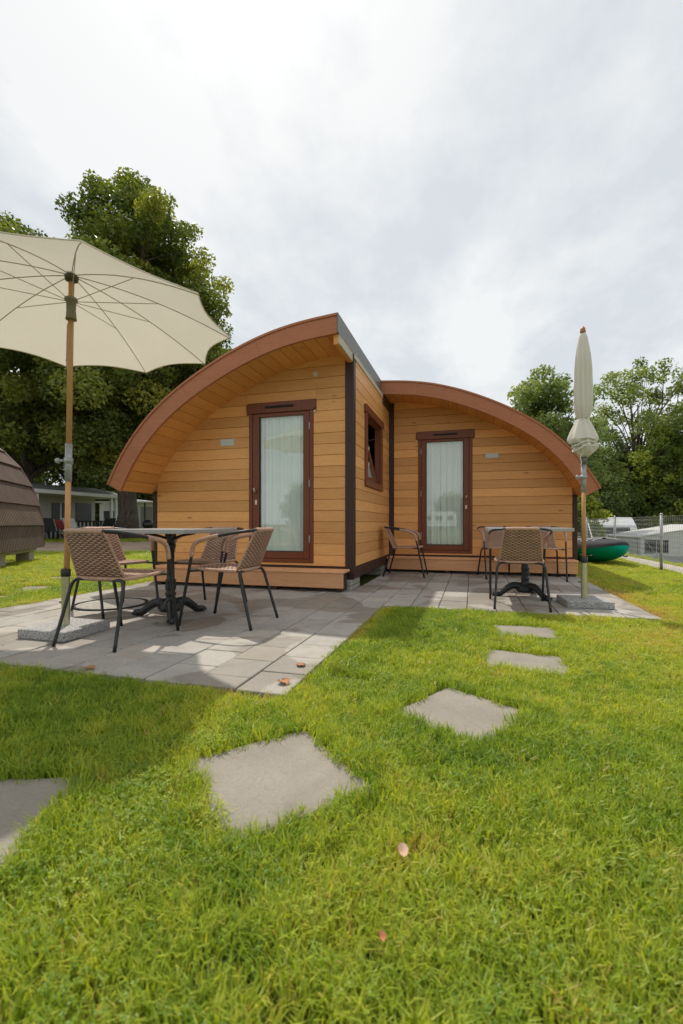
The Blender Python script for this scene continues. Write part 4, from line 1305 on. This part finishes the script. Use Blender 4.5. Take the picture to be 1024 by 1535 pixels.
tree('hedge_bush', 'dark green bush farthest along the fence beyond the tent', spot(1070, 34), [(0.2, 3.4), (2.2, 4.2), (4.4, 3.6), (6.0, 1.9)], 0.1, 0.6, 110, 240, 0.20, M['dark_leaf'], 42, 0.9, 'bushes beyond the fence')
tree('yellow_bush', 'yellow green bush growing at the rear corner of the recessed cabin', spot(880, 13.2), [(0.1, 0.25), (0.6, 0.40), (1.2, 0.42), (1.6, 0.30), (1.8, 0.12)], 0.03, 0.2, 40, 90, 0.08, M['yellow_leaf'], 44, 0.18)
# trees behind the photographer, seen mirrored in the door panes
for k, (x, y, h) in enumerate([(-17, -70, 0.75), (-4, -78, 0.6), (8, -72, 0.7), (20, -74, 0.8), (-30, -72, 0.85)]):
    tree('far_tree', ['round tree across the lawn, mirrored in door panes, nearest the caravan', 'small round tree across the lawn behind the mirrored caravan', 'round tree across the lawn next to the small one', 'wide round tree at the end of the far row', 'tallest round tree of the far row across the lawn'][k], (x, y), [(1.0 * h, 4.5 * h), (4 * h, 5.5 * h), (7 * h, 4.5 * h), (9.5 * h, 1.5)], 0.3, 2, 70, 90, 0.5, M['dark_leaf'], 60 + k, 1.6, 'trees across the lawn')

# ------------------------------------------------------------------ fence
def fence():
    t = thing('chain_link_fence', 'low galvanised chain link fence along the gravel path', 'fence', (3.03, 8.76, GZ))
    ys = [-2.55, 0.0, 2.58, 5.15, 7.7, 10.3]
    for y in ys:
        MB().tube([(0, y, 0.002), (0, y, 0.955)], 0.024, 10).build('post', M['galv'], t, smooth=True)
        o = MB().lathe([(0.027, 0), (0.026, 0.015), (0.012, 0.03)], 10, (0, y, 0.9555)).build('post_cap', M['galv'], t, smooth=True)
    for z in (0.93, 0.5, 0.10):
        MB().tube([(-0.027, ys[0], z), (-0.027, ys[-1], z)], 0.0022, 5).build('tension_wire', M['galv'], t)
    w = MB()
    p_ = 0.08; H = 0.84; z0 = 0.10
    n = int((ys[-1] - ys[0]) / p_)
    zs = int(H / (p_ / 2))
    for i in range(n):
        y = ys[0] + i * p_
        pts = [(-0.030 + 0.002 * (k % 2), y + (p_ / 2 if k % 2 else 0) + 0, z0 + k * H / 21) for k in range(22)]
        w.tube(pts, 0.0015, 3, cap=False)
        pts = [(-0.0335 + 0.002 * (k % 2), y + (0 if k % 2 else p_ / 2) - p_ / 2 + p_ / 2, z0 + k * H / 21) for k in range(22)]
        w.tube(pts, 0.0015, 3, cap=False)
    w.build('wire_mesh', M['galv'], t, fix=False)['kind'] = 'stuff'
    MB().tube([(0.02, 5.15, 0.88), (0.02, 4.2, 0.05)], 0.018, 8).build('brace', M['galv'], t)


fence()

# ------------------------------------------------------------------ kayak
def kayak():
    t = thing('inflatable_kayak', 'turquoise inflatable kayak with black deck lying on grass beside the recessed cabin', 'kayak', (2.62, 9.35, GZ), math.atan2(2.9, -0.62))
    # local +X from the near nose backwards
    Ls = 3.1
    def half(x):
        q = x / Ls
        return 0.45 * max(math.sin(math.pi * q), 0.0) ** 0.40
    def zc(x):
        q = x / Ls
        return 0.12 * (abs(q - 0.5) * 2) ** 3
    def hull(a, b):
        x = Ls * (0.5 - 0.5 * math.cos(math.pi * a)); w = half(x); ang = math.pi * (1.0 + b)      # under half
        return (x, w * math.cos(ang), 0.30 + zc(x) + 0.29 * math.sin(ang) * (w / 0.45) ** 0.8)
    MB().grid(hull, 40, 14).build('hull', M['kayak_green'], t, smooth=True)
    def deck(a, b):
        x = Ls * (0.5 - 0.5 * math.cos(math.pi * a)); w = half(x) * 1.005; ang = math.pi * b
        dip = 0.06 * math.exp(-((x - 1.55) / 0.55) ** 2) * math.sin(ang) ** 2
        return (x, w * math.cos(ang), 0.295 + zc(x) + 0.24 * math.sin(ang) ** 0.8 * (w / 0.45) ** 0.9 - dip)
    MB().grid(deck, 40, 14).build('deck', M['kayak_black'], t, smooth=True)
    for k in range(5):
        x = 0.55 + 0.20 * k; w = half(x)
        pts = []
        for j in range(9):
            b = 0.22 + 0.56 * j / 8
            p_ = deck(math.acos(1 - 2 * x / Ls) / math.pi, b); pts.append((p_[0] + 0.03 * math.sin(j), p_[1], p_[2] + 0.010))
        MB().tube(pts, 0.014, 5).build('deck_print', M['kayak_white'], t)
    for sy in (-1, 1):
        pts = [(0.42 + 0.055 * k, sy * (half(0.42 + 0.055 * k) * 0.99 + 0.02 * math.sin(math.pi * k / 7)), 0.20 - 0.03 * math.sin(math.pi * k / 7)) for k in range(8)]
        MB().tube(pts, 0.013, 6).build('carry_handle', M['black_metal'], t, smooth=True)
    MB().lathe([(0.035, 0), (0.035, 0.02), (0.02, 0.028)], 12, (0.52, 0.06, 0.515)).build('valve', M['black_metal'], t)


kayak()

# ------------------------------------------------------------------ camp site behind the fence
def caravan(name, label, x, y, rz, Lc=4.6, W=2.1, H=2.35):
    t = thing(name, label, 'caravan', (x, y, gz(x)), rz)
    pr = [(-Lc / 2, 0.45), (-Lc / 2 - 0.05, 0.9), (-Lc / 2 + 0.28, H * 0.8), (-Lc / 2 + 0.75, H), (Lc / 2 - 0.5, H), (Lc / 2 - 0.12, H - 0.2), (Lc / 2, 1.2), (Lc / 2 - 0.05, 0.45)]
    MB().prism(pr, 'y', -W / 2, W / 2).build('body', M['white_sheet'], t, bevel=0.04)
    for sy in (-1, 1):
        y0 = sy * (W / 2 + 0.002); y1 = sy * (W / 2 + 0.02)
        for xa, xb in ((-1.75, -0.95), (-0.4, 0.5), (1.1, 1.8)):
            MB().box(xa, xb, min(y0, y1), max(y0, y1), 1.25, 1.8).build('window', M['dark_glass'], t, bevel=0.006)
        MB().box(-Lc / 2 + 0.2, Lc / 2 - 0.2, min(y0, y1), max(y0, y1), 0.86, 0.90).build('stripe', M['tent_grey'], t)
        MB().tube([(0.3, sy * (W / 2 - 0.22), 0.32), (0.3, sy * (W / 2 - 0.02), 0.32)], 0.318, 18).build('wheel', M['black_metal'], t)
    # front window on the sloping nose
    nrm = Vector((-(H * 0.8 - 0.9), 0, 0.33)).normalized()
    a = Vector((-Lc / 2 - 0.05, 0, 0.9)).lerp(Vector((-Lc / 2 + 0.28, 0, H * 0.8)), 0.30) + nrm * 0.012
    b = Vector((-Lc / 2 - 0.05, 0, 0.9)).lerp(Vector((-Lc / 2 + 0.28, 0, H * 0.8)), 0.85) + nrm * 0.012
    MB().add([(a.x, -0.7, a.z), (a.x, 0.7, a.z), (b.x, 0.7, b.z), (b.x, -0.7, b.z), (a.x + .01, -0.7, a.z), (a.x + .01, 0.7, a.z), (b.x + .01, 0.7, b.z), (b.x + .01, -0.7, b.z)], [(0, 1, 2, 3), (4, 5, 6, 7), (0, 1, 5, 4), (1, 2, 6, 5), (2, 3, 7, 6), (3, 0, 4, 7)]).build('window', M['dark_glass'], t)
    MB().box(-Lc / 2 - 0.9, -Lc / 2 + 0.2, -0.06, 0.06, 0.38, 0.46).build('drawbar', M['galv'], t)
    MB().tube([(-Lc / 2 - 0.8, 0, 0.004), (-Lc / 2 - 0.8, 0, 0.6)], 0.03, 8).build('jockey_post', M['galv'], t)
    MB().box(-Lc / 2 - 0.45, -Lc / 2 - 0.06, -0.55, 0.55, 0.47, 0.8).build('gas_locker', M['white_sheet'], t, bevel=0.03)
    return t


cvx = spot(914, 24)
caravan('caravan', 'white caravan behind the fence, its nose window facing the kayak', cvx[0], cvx[1] + 2.0, R(97), 4.6, 2.1, 2.1)
caravan('caravan', 'white caravan across the lawn mirrored in the recessed cabin door', -4.2, -46, 0)

# awning tent on the lower ground beyond the fence, its gable towards the fence
tx, ty = spot(958, 20)
tz = gz(tx) - 0.03
tt = thing('awning_tent', 'white awning tent with mesh window behind the chain link fence', 'tent', (tx, ty, tz), R(16))
TW, TE, TR, TD = 6.4, 1.22, 1.74, 2.4
TL = lambda x: TE + (TR - TE) * (1 - abs(x - TW / 2) / (TW / 2))
MB().prism([(0, 0.38), (TW, 0.38), (TW, TE), (TW / 2, TR), (0, TE)], 'y', 0, 0.02).build('front_wall', M['tent'], tt)
MB().box(-0.004, TW + 0.004, -0.006, 0.024, 0.0, 0.379).build('skirt', M['tent_grey'], tt)
MB().prism([(0, 0.0), (TW, 0.0), (TW, TE), (TW / 2, TR), (0, TE)], 'y', TD - 0.02, TD).build('end_wall', M['tent'], tt)
MB().box(0, 0.02, 0.025, TD - 0.021, 0, TE - 0.002).build('side_wall', M['tent'], tt)
MB().box(TW - 0.02, TW, 0.025, TD - 0.021, 0, TE - 0.002).build('side_wall', M['tent'], tt)
MB().prism([(-0.10, TE - 0.012), (TW / 2, TR + 0.006), (TW / 2, TR + 0.03), (-0.10, TE + 0.02)], 'y', -0.12, TD + 0.1).prism([(TW / 2, TR + 0.006), (TW + 0.10, TE - 0.012), (TW + 0.10, TE + 0.02), (TW / 2, TR + 0.03)], 'y', -0.12, TD + 0.1).build('roof', M['tent'], tt)
for x0, x1 in ((0.22, 1.32), (2.2, 3.6)):
    o = MB().box(x0, x1, -0.008, -0.002, 0.48, 1.12).build('mesh_window', M['tent_grey'], tt)
    MB().box(x0 + 0.05, (x0 + x1) / 2 - 0.03, -0.013, -0.0085, 0.53, 1.07).box((x0 + x1) / 2 + 0.03, x1 - 0.05, -0.013, -0.0085, 0.53, 1.07).build('netting', M['dark_stuff'], o)
MB().box(-0.05, 0.05, -0.03, 0.03, 0.0, TE - 0.014).build('corner_pole', M['tent_grey'], tt)
for k in range(3):
    MB().tube([(0.1 + 2.0 * k, -0.11, TL(0.1 + 2 * k) - 0.05), (0.1 + 2.0 * k, -1.3, 0.25)], 0.006, 5).build('guy_rope', M['stripe'], tt)

# ------------------------------------------------------------------ bungalow on the far side
bg = thing('bungalow', 'low white bungalow with flat veranda roof behind the patio chairs', 'bungalow', (-20.3, 22.3, GZ))
# local: facade along -Y (towards the viewer's left), facing +X
MB().box(-4.0, -1.6, -10, 0, 0.003, 2.35).build('wall', M['offwhite'], bg)
MB().box(-4.2, 0.25, -10.2, 0.25, 2.30, 2.50).build('roof', M['white_sheet'], bg, bevel=0.02)
rf = MB().prism([(-4.3, 2.52), (0.20, 2.52), (-0.5, 2.72), (-2.0, 2.95), (-4.3, 2.75)], 'y', -10.2, 0.2).build('roof_cover', M['grey_roof'], bg)
for y in (-0.1, -0.45, -5.2, -9.6):
    MB().box(-0.05, 0.08, y - 0.07, y + 0.07, 0.003, 2.299).build('veranda_post', M['white_sheet'], bg, bevel=0.01)
for y0, y1 in ((-2.95, -1.9), (-5.1, -4.0)):
    o = MB().box(-1.598, -1.56, y0, y1, 1.0, 1.95).build('window', M['dark_glass'], bg)
    MB().box(-1.5595, -1.54, (y0 + y1) / 2 - 0.04, (y0 + y1) / 2 + 0.04, 1.0, 1.95).build('mullion', M['white_sheet'], o)
o = MB().box(-1.598, -1.55, -6.9, -5.9, 0.05, 2.05).build('door', M['dark_glass'], bg)
MB().box(-1.598, -1.57, -1.4, -0.3, 0.9, 2.0).build('window', M['dark_glass'], bg)
rl = thing('veranda_railing', 'dark slatted railing in front of the bungalow veranda', 'railing', (-19.9, 19.5, GZ))
for k in range(22):
    MB().box(0, 0.03, -2.9 + k * 0.25, -2.9 + k * 0.25 + 0.12, 0.05, 0.95).build('slat', M['dark_stuff'], rl)
MB().box(0.031, 0.06, -3, 2.6, 0.9, 0.98).build('rail', M['dark_stuff'], rl)


def folding_chair(x, y, rz, fab, label):
    t = thing('folding_chair', label, 'chair', (x, y, GZ + 0.002), rz, 'folding loungers by the bungalow')
    for sx in (-0.3, 0.3):
        MB().tube([(sx, -0.35, 0), (sx, 0.35, 0.62)], 0.02, 6).build('leg', M['black_metal'], t)
        MB().tube([(sx, 0.35, 0), (sx, -0.35, 0.45), (sx, -0.75, 1.05)], 0.02, 6).build('leg', M['galv'], t)
    MB().add([(-0.28, 0.5, 0.42), (0.28, 0.5, 0.42), (0.28, -0.35, 0.42), (-0.28, -0.35, 0.42), (-0.28, 0.5, 0.46), (0.28, 0.5, 0.46), (0.28, -0.35, 0.46), (-0.28, -0.35, 0.46)],
             [(0, 1, 2, 3), (4, 5, 6, 7), (0, 1, 5, 4), (1, 2, 6, 5), (2, 3, 7, 6), (3, 0, 4, 7)]).build('seat', fab, t)
    MB().add([(-0.28, -0.36, 0.44), (0.28, -0.36, 0.44), (0.28, -0.78, 1.08), (-0.28, -0.78, 1.08), (-0.28, -0.39, 0.42), (0.28, -0.39, 0.42), (0.28, -0.81, 1.06), (-0.28, -0.81, 1.06)],
             [(0, 1, 2, 3), (4, 5, 6, 7), (0, 1, 5, 4), (1, 2, 6, 5), (2, 3, 7, 6), (3, 0, 4, 7)]).build('backrest', fab, t)


bx, by = spot(80, 21.5); folding_chair(bx, by, R(-110), M['dark_stuff'], 'dark folding lounger by the bungalow, beside the red towel')
bx, by = spot(117, 22.0); folding_chair(bx, by, R(-100), M['stripe'], 'pale folding lounger by the bungalow, behind the parasol pole')
bx, by = spot(150, 22.5); folding_chair(bx, by, R(80), M['dark_stuff'], 'dark folding lounger by the bungalow, nearest the linden trunk')
bx, by = spot(77, 22.4)
MB().box(-0.03, 0.03, -0.35, 0.35, 0.0, 0.45).build('red_towel', M['red_fabric'])
o = bpy.data.objects['red_towel']; o.location = (bx - 0.6, by, 0.72); tag(o, 'red towel hung over the dark veranda railing', 'towel')
o.location = (-19.86, 18.0, 0.52); o.scale = (1, 1, 1)
bx, by = spot(216, 33)
cw = thing('site_caravan', 'white static caravan behind the linden trunk', 'caravan', (bx, by, GZ), R(20))
MB().prism([(-2.6, 0.3), (-2.6, 2.2), (0, 2.5), (2.6, 2.2), (2.6, 0.3)], 'y', -1.2, 1.2).build('body', M['white_sheet'], cw, bevel=0.03)
MB().box(-2.8, 2.8, -1.9, -1.202, 2.25, 2.33).build('canopy', M['white_sheet'], cw)
MB().box(-2.3, -1.4, -1.22, -1.202, 1.1, 1.7).build('window', M['dark_glass'], cw)
MB().box(0.2, 1.0, -1.22, -1.202, 0.35, 2.0).build('door', M['tent_grey'], cw)
MB().tube([(0.7, -1.85, 0.003), (0.7, -1.85, 2.25)], 0.06, 8).build('canopy_post', M['black_metal'], cw)
MB().box(-2.4, 2.4, -1.0, 1.0, 0.003, 0.299).build('skirt', M['tent_grey'], cw)
bx, by = spot(222, 23)
gr = thing('kettle_grill', 'black round kettle grill standing between linden trunk and tall cabin', 'grill', (bx, by, GZ + 0.002))
MB().lathe([(0.02, 0.52), (0.20, 0.58), (0.27, 0.72), (0.275, 0.75), (0.26, 0.86), (0.15, 0.98), (0.03, 1.01)], 18).build('kettle', M['black_metal'], gr, smooth=True)
for k in range(3):
    a = R(120 * k + 20)
    MB().tube([(0.14 * math.cos(a), 0.14 * math.sin(a), 0.6), (0.3 * math.cos(a), 0.3 * math.sin(a), 0.0)], 0.014, 6).build('leg', M['galv'], gr)

# ------------------------------------------------------------------ small things on the ground
def leaf(x, y, z, rz, sc, label):
    def fn(a, b):
        X = 2 * a - 1; w = (math.sin(math.pi * min(b * 0.93 + 0.04, 1)) ** 0.7) * (1 + 0.25 * math.sin(b * 19))
        return (X * w * 0.5, b - 0.5, 0.10 + 0.16 * X * X - 0.25 * (b - 0.5) ** 2)
    o = MB().grid(fn, 6, 10).build('fallen_leaf', M['leaf_dry'], None, smooth=True, fix=False)
    o.location = (x, y, z); o.rotation_euler = (0, 0, rz); o.scale = (sc, sc, sc)
    tag(o, label, 'leaf', 'dry fallen leaves on the patio')


leaf(-0.885, 2.06, 0.0015, 0.9, 0.062, 'dry brown leaf lying on the tip of the patio by the grass')
leaf(-0.90, 2.33, 0.0015, 2.2, 0.05, 'small dry leaf on patio rim a paver behind the tip')
leaf(-1.97, 1.97, 0.0015, 1.6, 0.055, 'dry brown leaf on the patio edge in the parasol shade')


def petal(x, y, z, rz, sc, mat, label):
    def fn(a, b):
        X = 2 * a - 1; w = math.sin(math.pi * (0.08 + 0.84 * b)) ** 0.6
        return (X * w * 0.5, (b - 0.5) * 1.1, 0.34 * X * X * w + 0.5 * (b - 0.5) ** 2 - 0.05 * math.sin(5 * b + 3 * X))
    o = MB().grid(fn, 8, 8).build('fallen_petal', mat, None, smooth=True, fix=False)
    o.location = (x, y, z); o.rotation_euler = (R(38), 0.15, rz); o.scale = (sc, sc, sc)
    tag(o, label, 'petal', 'fallen petals in the grass')


petal(-0.157, 1.06, 0.018, 0.4, 0.024, M['petal'], 'pale pink fallen petal lying on sunny lawn before the large stepping stone')
petal(-0.162, 0.83, 0.016, 0.9, 0.014, M['fruit'], 'tiny orange fallen petal in the grass near the pale pink one')

# ------------------------------------------------------------------ grass
rng = np.random.default_rng(5)


def vnoise(x, y, scale, seed):
    """cheap smooth value noise"""
    r = np.random.default_rng(seed); T = r.random((64, 64))
    u, v = x * scale, y * scale
    i, j = np.floor(u).astype(int), np.floor(v).astype(int)
    f, g_ = u - i, v - j
    f = f * f * (3 - 2 * f); g_ = g_ * g_ * (3 - 2 * g_)
    a = T[i % 64, j % 64]; b = T[(i + 1) % 64, j % 64]; c = T[i % 64, (j + 1) % 64]; d = T[(i + 1) % 64, (j + 1) % 64]
    return (a * (1 - f) + b * f) * (1 - g_) + (c * (1 - f) + d * f) * g_


def tuft_mesh(k, nb, rad, hmin, hmax, wid, clover=0):
    r = np.random.default_rng(100 + k)
    V = []; F = []
    for i in range(nb):
        a = r.random() * 6.283; q = rad * math.sqrt(r.random())
        bx_, by_ = q * math.cos(a), q * math.sin(a)
        h = r.uniform(hmin, hmax); d = r.random() * 6.283; lean = r.uniform(0.15, 0.95) * h
        w = wid * r.choice([0.6, 0.8, 1.0, 1.25, 1.7])
        px, py = -math.sin(d) * w / 2, math.cos(d) * w / 2
        tw = r.uniform(-0.9, 0.9)
        qx, qy = -math.sin(d + tw) * w * 0.42, math.cos(d + tw) * w * 0.42
        o = len(V)
        m1 = 0.35 * lean; m2 = lean
        V += [(bx_ + px, by_ + py, 0), (bx_ - px, by_ - py, 0),
              (bx_ + m1 * math.cos(d) + qx, by_ + m1 * math.sin(d) + qy, h * 0.6), (bx_ + m1 * math.cos(d) - qx, by_ + m1 * math.sin(d) - qy, h * 0.6),
              (bx_ + m2 * math.cos(d), by_ + m2 * math.sin(d), h * (1.0 - 0.25 * lean / h))]
        F += [(o, o + 1, o + 3, o + 2), (o + 2, o + 3, o + 4)]
    # clover leaflets and flat dead straws between the blades
    nblade = len(V); val = list(np.repeat(r.normal(size=nb) * 0.09 + (r.random(nb) < 0.06) * 0.4, 5))
    for i in range(clover):
        a = r.random() * 6.283; q = rad * math.sqrt(r.random()); h = r.uniform(hmin * 0.7, hmax * 0.75)
        cx_, cy_ = q * math.cos(a), q * math.sin(a); d0 = r.random() * 6.283; lr = r.uniform(0.0028, 0.0045)
        for l3 in range(3):
            d = d0 + l3 * 2.094; o = len(V)
            ct, st_ = math.cos(d), math.sin(d)
            for rr_, ww, zz in ((0.1, 0.0, 0.0), (0.9, 0.75, 0.10), (1.75, 0.5, 0.14), (1.75, -0.5, 0.14), (0.9, -0.75, 0.10)):
                V.append((cx_ + lr * (rr_ * ct - ww * st_), cy_ + lr * (rr_ * st_ + ww * ct), h + lr * zz * 3))
            F.append((o, o + 1, o + 2, o + 3, o + 4)); val += [-0.22] * 5
    me = bpy.data.meshes.new('tuft'); me.from_pydata(V, [], F); me.materials.append(M['grass'])
    at_ = me.attributes.new('blade', 'FLOAT', 'POINT'); at_.data.foreach_set('value', np.array(val, dtype=np.float32))
    ob = bpy.data.objects.new('tuft', me)
    return ob


gcol = bpy.data.collections.new('grass_tufts')
NV = 8
for k in range(NV): gcol.objects.link(tuft_mesh(k, 46 if k < 6 else 30, 0.045, 0.026, 0.058, 0.0028 + 0.0004 * (k % 3), 0 if k < 6 else 16))


def inside(x, y, pad):
    m = (x > -4.17 - pad) & (x < PX1 + pad) & (y > 1.925 - pad) & (y < 10.5)
    m |= (x > PX1 - pad) & (x < 1.497 + pad) & (y > 4.275 - pad) & (y < 12.8)
    m |= (x > -4.2) & (x < 1.5) & (y > 5.2) & (y < 12.8)
    for cx, cy, w, d, rz in STONES:
        c, s = math.cos(-rz), math.sin(-rz)
        u = (x - cx) * c - (y - cy) * s; v = (x - cx) * s + (y - cy) * c
        m |= (np.abs(u) < w / 2 + pad - 0.006 - 0.014 * (vnoise(x, y, 9, 21))) & (np.abs(v) < d / 2 + pad - 0.006 - 0.014 * (vnoise(x, y, 9, 22)))
    m |= (x > 3.10 + 0.02) & (x < 3.74)
    dx, dy = x - PA.x, y - PA.y
    nn_ = np.array([-nl.y, nl.x]); w_ = (PB - PA).x * nn_[0] + (PB - PA).y * nn_[1]
    q = dx * nn_[0] + dy * nn_[1]
    wig = 0.5 * (vnoise(x, y, 0.7, 8) - 0.5)
    m |= (q > 0 + wig) & (q < w_ + wig)
    # under the shingled cabin
    lx = (x - sx0) * (-ax.x) + (y - sy0) * (-ax.y); ly = (x - sx0) * (ax.y) + (y - sy0) * (-ax.x)
    m |= (lx > -0.1) & (lx < 5.6) & (ly < -0.25) & (ly > -4)
    return m


pts = []


def scatter(x0, x1, y0, y1, dens, fmin, fmax, hs, ws):
    n = int((x1 - x0) * (y1 - y0) * dens)
    x = rng.uniform(x0, x1, n); y = rng.uniform(y0, y1, n)
    f = x * FW[0] + y * FW[1]; u = x * RT[0] + y * RT[1]
    k = (f > fmin) & (f < fmax) & (np.abs(u) < f * 0.92 + 1.1)
    k &= ~inside(x, y, 0.012)
    x, y = x[k], y[k]
    pts.append((x, y, np.full(len(x), hs), np.full(len(x), ws)))


scatter(-3.9, 3.1, -1.0, 3.2, 1000, -1.2, 2.3, 0.95, 0.95)
scatter(-8, 6, -0.6, 6.5, 540, 2.3, 5.0, 1.0, 1.12)
scatter(-13, 9, 1, 12, 210, 5.0, 10.0, 1.2, 1.7)
scatter(-26, 16, 3, 28, 45, 10.0, 26.0, 1.2, 3.4)
X = np.concatenate([q[0] for q in pts]); Y = np.concatenate([q[1] for q in pts])
HS = np.concatenate([q[2] for q in pts]); WS = np.concatenate([q[3] for q in pts])
n = len(X)
big_n = vnoise(X, Y, 1.1, 1); mid_n = vnoise(X, Y, 3.7, 2); sm_n = vnoise(X, Y, 14, 3)
tint = 0.18 + 0.30 * big_n + 0.22 * (mid_n - 0.5) + 0.20 * (sm_n - 0.5) + rng.normal(size=n) * 0.10
# the lawn is drier to the right and far left
tint += 0.14 * np.clip((X + 0.1) / 1.2, 0, 1) * np.clip(Y - 1.0, 0, 1) + 0.13 * np.clip((-X - 4.2) / 1.5, 0, 1)
# scorched rim along the paving
def rim(d, w): return np.exp(-(np.maximum(d, 0) / w) ** 2)
dry = np.zeros(n)
m = (Y > 2.9) & (Y < 4.4) & (X > PX1) & (X < 0.2)
dry = np.maximum(dry, m * rim(X - PX1, 0.10) * (0.5 + 0.9 * mid_n))
m = (X > 1.49) & (Y > 4.2) & (Y < 8.5)
dry = np.maximum(dry, m * rim(X - 1.497, 0.16) * (0.35 + 1.0 * mid_n))
m = (Y < 1.925) & (Y > 1.5) & (X < PX1) & (X > -1.6)
dry = np.maximum(dry, m * rim(1.925 - Y, 0.06) * (0.1 + 0.7 * mid_n))
m = (X < -4.165) & (Y > 1.5)
dry = np.maximum(dry, m * rim(-4.165 - X, 0.25) * (0.2 + 0.6 * mid_n))
m = np.abs(X - 1.2) < 0.9
dry = np.maximum(dry, m * 0.65 * np.exp(-((X - 1.15) / 0.45) ** 2 - ((Y - 3.55) / 0.35) ** 2) * sm_n)
tint = np.clip(tint * (1 - np.clip(dry, 0, 1)) + 0.97 * np.clip(dry, 0, 1), 0, 1)
tint = np.where(rng.random(n) < 0.035, np.clip(tint + 0.35, 0, 0.95), tint)
near_slab = np.zeros(n)
for cx, cy, w, d, rz in STONES:
    c_, s_ = math.cos(-rz), math.sin(-rz)
    u_ = np.abs((X - cx) * c_ - (Y - cy) * s_) - w / 2; v_ = np.abs((X - cx) * s_ + (Y - cy) * c_) - d / 2
    near_slab = np.maximum(near_slab, np.exp(-(np.maximum(np.maximum(u_, v_), 0) / 0.07) ** 2))
hv = (1 + 0.28 * near_slab) * HS * (0.86 + 0.25 * mid_n + 0.16 * sm_n) * (1 - 0.35 * np.clip(dry, 0, 1))
me = bpy.data.meshes.new('lawn_grass')
me.vertices.add(n)
me.vertices.foreach_set('co', np.stack([X, Y, np.array([gz(q_) for q_ in X])], 1).astype(np.float32).ravel())
for nm, ty, arr in (('tint', 'FLOAT', tint), ('pick', 'INT', np.where(rng.random(n) < np.clip((vnoise(X, Y, 2.3, 11) - 0.6) * 1.2, 0.03, 0.3), rng.integers(6, 8, n), rng.integers(0, 6, n)))):
    at = me.attributes.new(nm, ty, 'POINT'); at.data.foreach_set('value', arr.astype(np.float32 if ty == 'FLOAT' else np.int32))
rot = np.stack([rng.normal(size=n) * 0.12, rng.normal(size=n) * 0.12, rng.random(n) * 6.283], 1)
at = me.attributes.new('rot', 'FLOAT_VECTOR', 'POINT'); at.data.foreach_set('vector', rot.astype(np.float32).ravel())
scl = np.stack([WS, WS, hv], 1)
at = me.attributes.new('scl', 'FLOAT_VECTOR', 'POINT'); at.data.foreach_set('vector', scl.astype(np.float32).ravel())
me.materials.append(M['grass'])
go = bpy.data.objects.new('lawn_grass', me); C.objects.link(go)
tag(go, 'short sunlit lawn grass growing round patio and stepping stones', 'grass', kind='stuff')

ng = bpy.data.node_groups.new('scatter_tufts', 'GeometryNodeTree')
ng.interface.new_socket('Geometry', in_out='INPUT', socket_type='NodeSocketGeometry')
ng.interface.new_socket('Geometry', in_out='OUTPUT', socket_type='NodeSocketGeometry')
gi = ng.nodes.new('NodeGroupInput'); gO = ng.nodes.new('NodeGroupOutput')
iop = ng.nodes.new('GeometryNodeInstanceOnPoints')
ci = ng.nodes.new('GeometryNodeCollectionInfo')
ci.inputs['Collection'].default_value = gcol
ci.inputs['Separate Children'].default_value = True
ci.inputs['Reset Children'].default_value = True


def named(nm, ty):
    x = ng.nodes.new('GeometryNodeInputNamedAttribute'); x.data_type = ty; x.inputs['Name'].default_value = nm
    return [s for s in x.outputs if s.enabled and s.name == 'Attribute'][0]


ng.links.new(gi.outputs[0], iop.inputs['Points'])
ng.links.new(ci.outputs[0], iop.inputs['Instance'])
iop.inputs['Pick Instance'].default_value = True
ng.links.new(named('pick', 'INT'), iop.inputs['Instance Index'])
ng.links.new(named('rot', 'FLOAT_VECTOR'), iop.inputs['Rotation'])
ng.links.new(named('scl', 'FLOAT_VECTOR'), iop.inputs['Scale'])
ng.links.new(iop.outputs[0], gO.inputs[0])
md = go.modifiers.new('tufts', 'NODES'); md.node_group = ng
print('tufts', n)
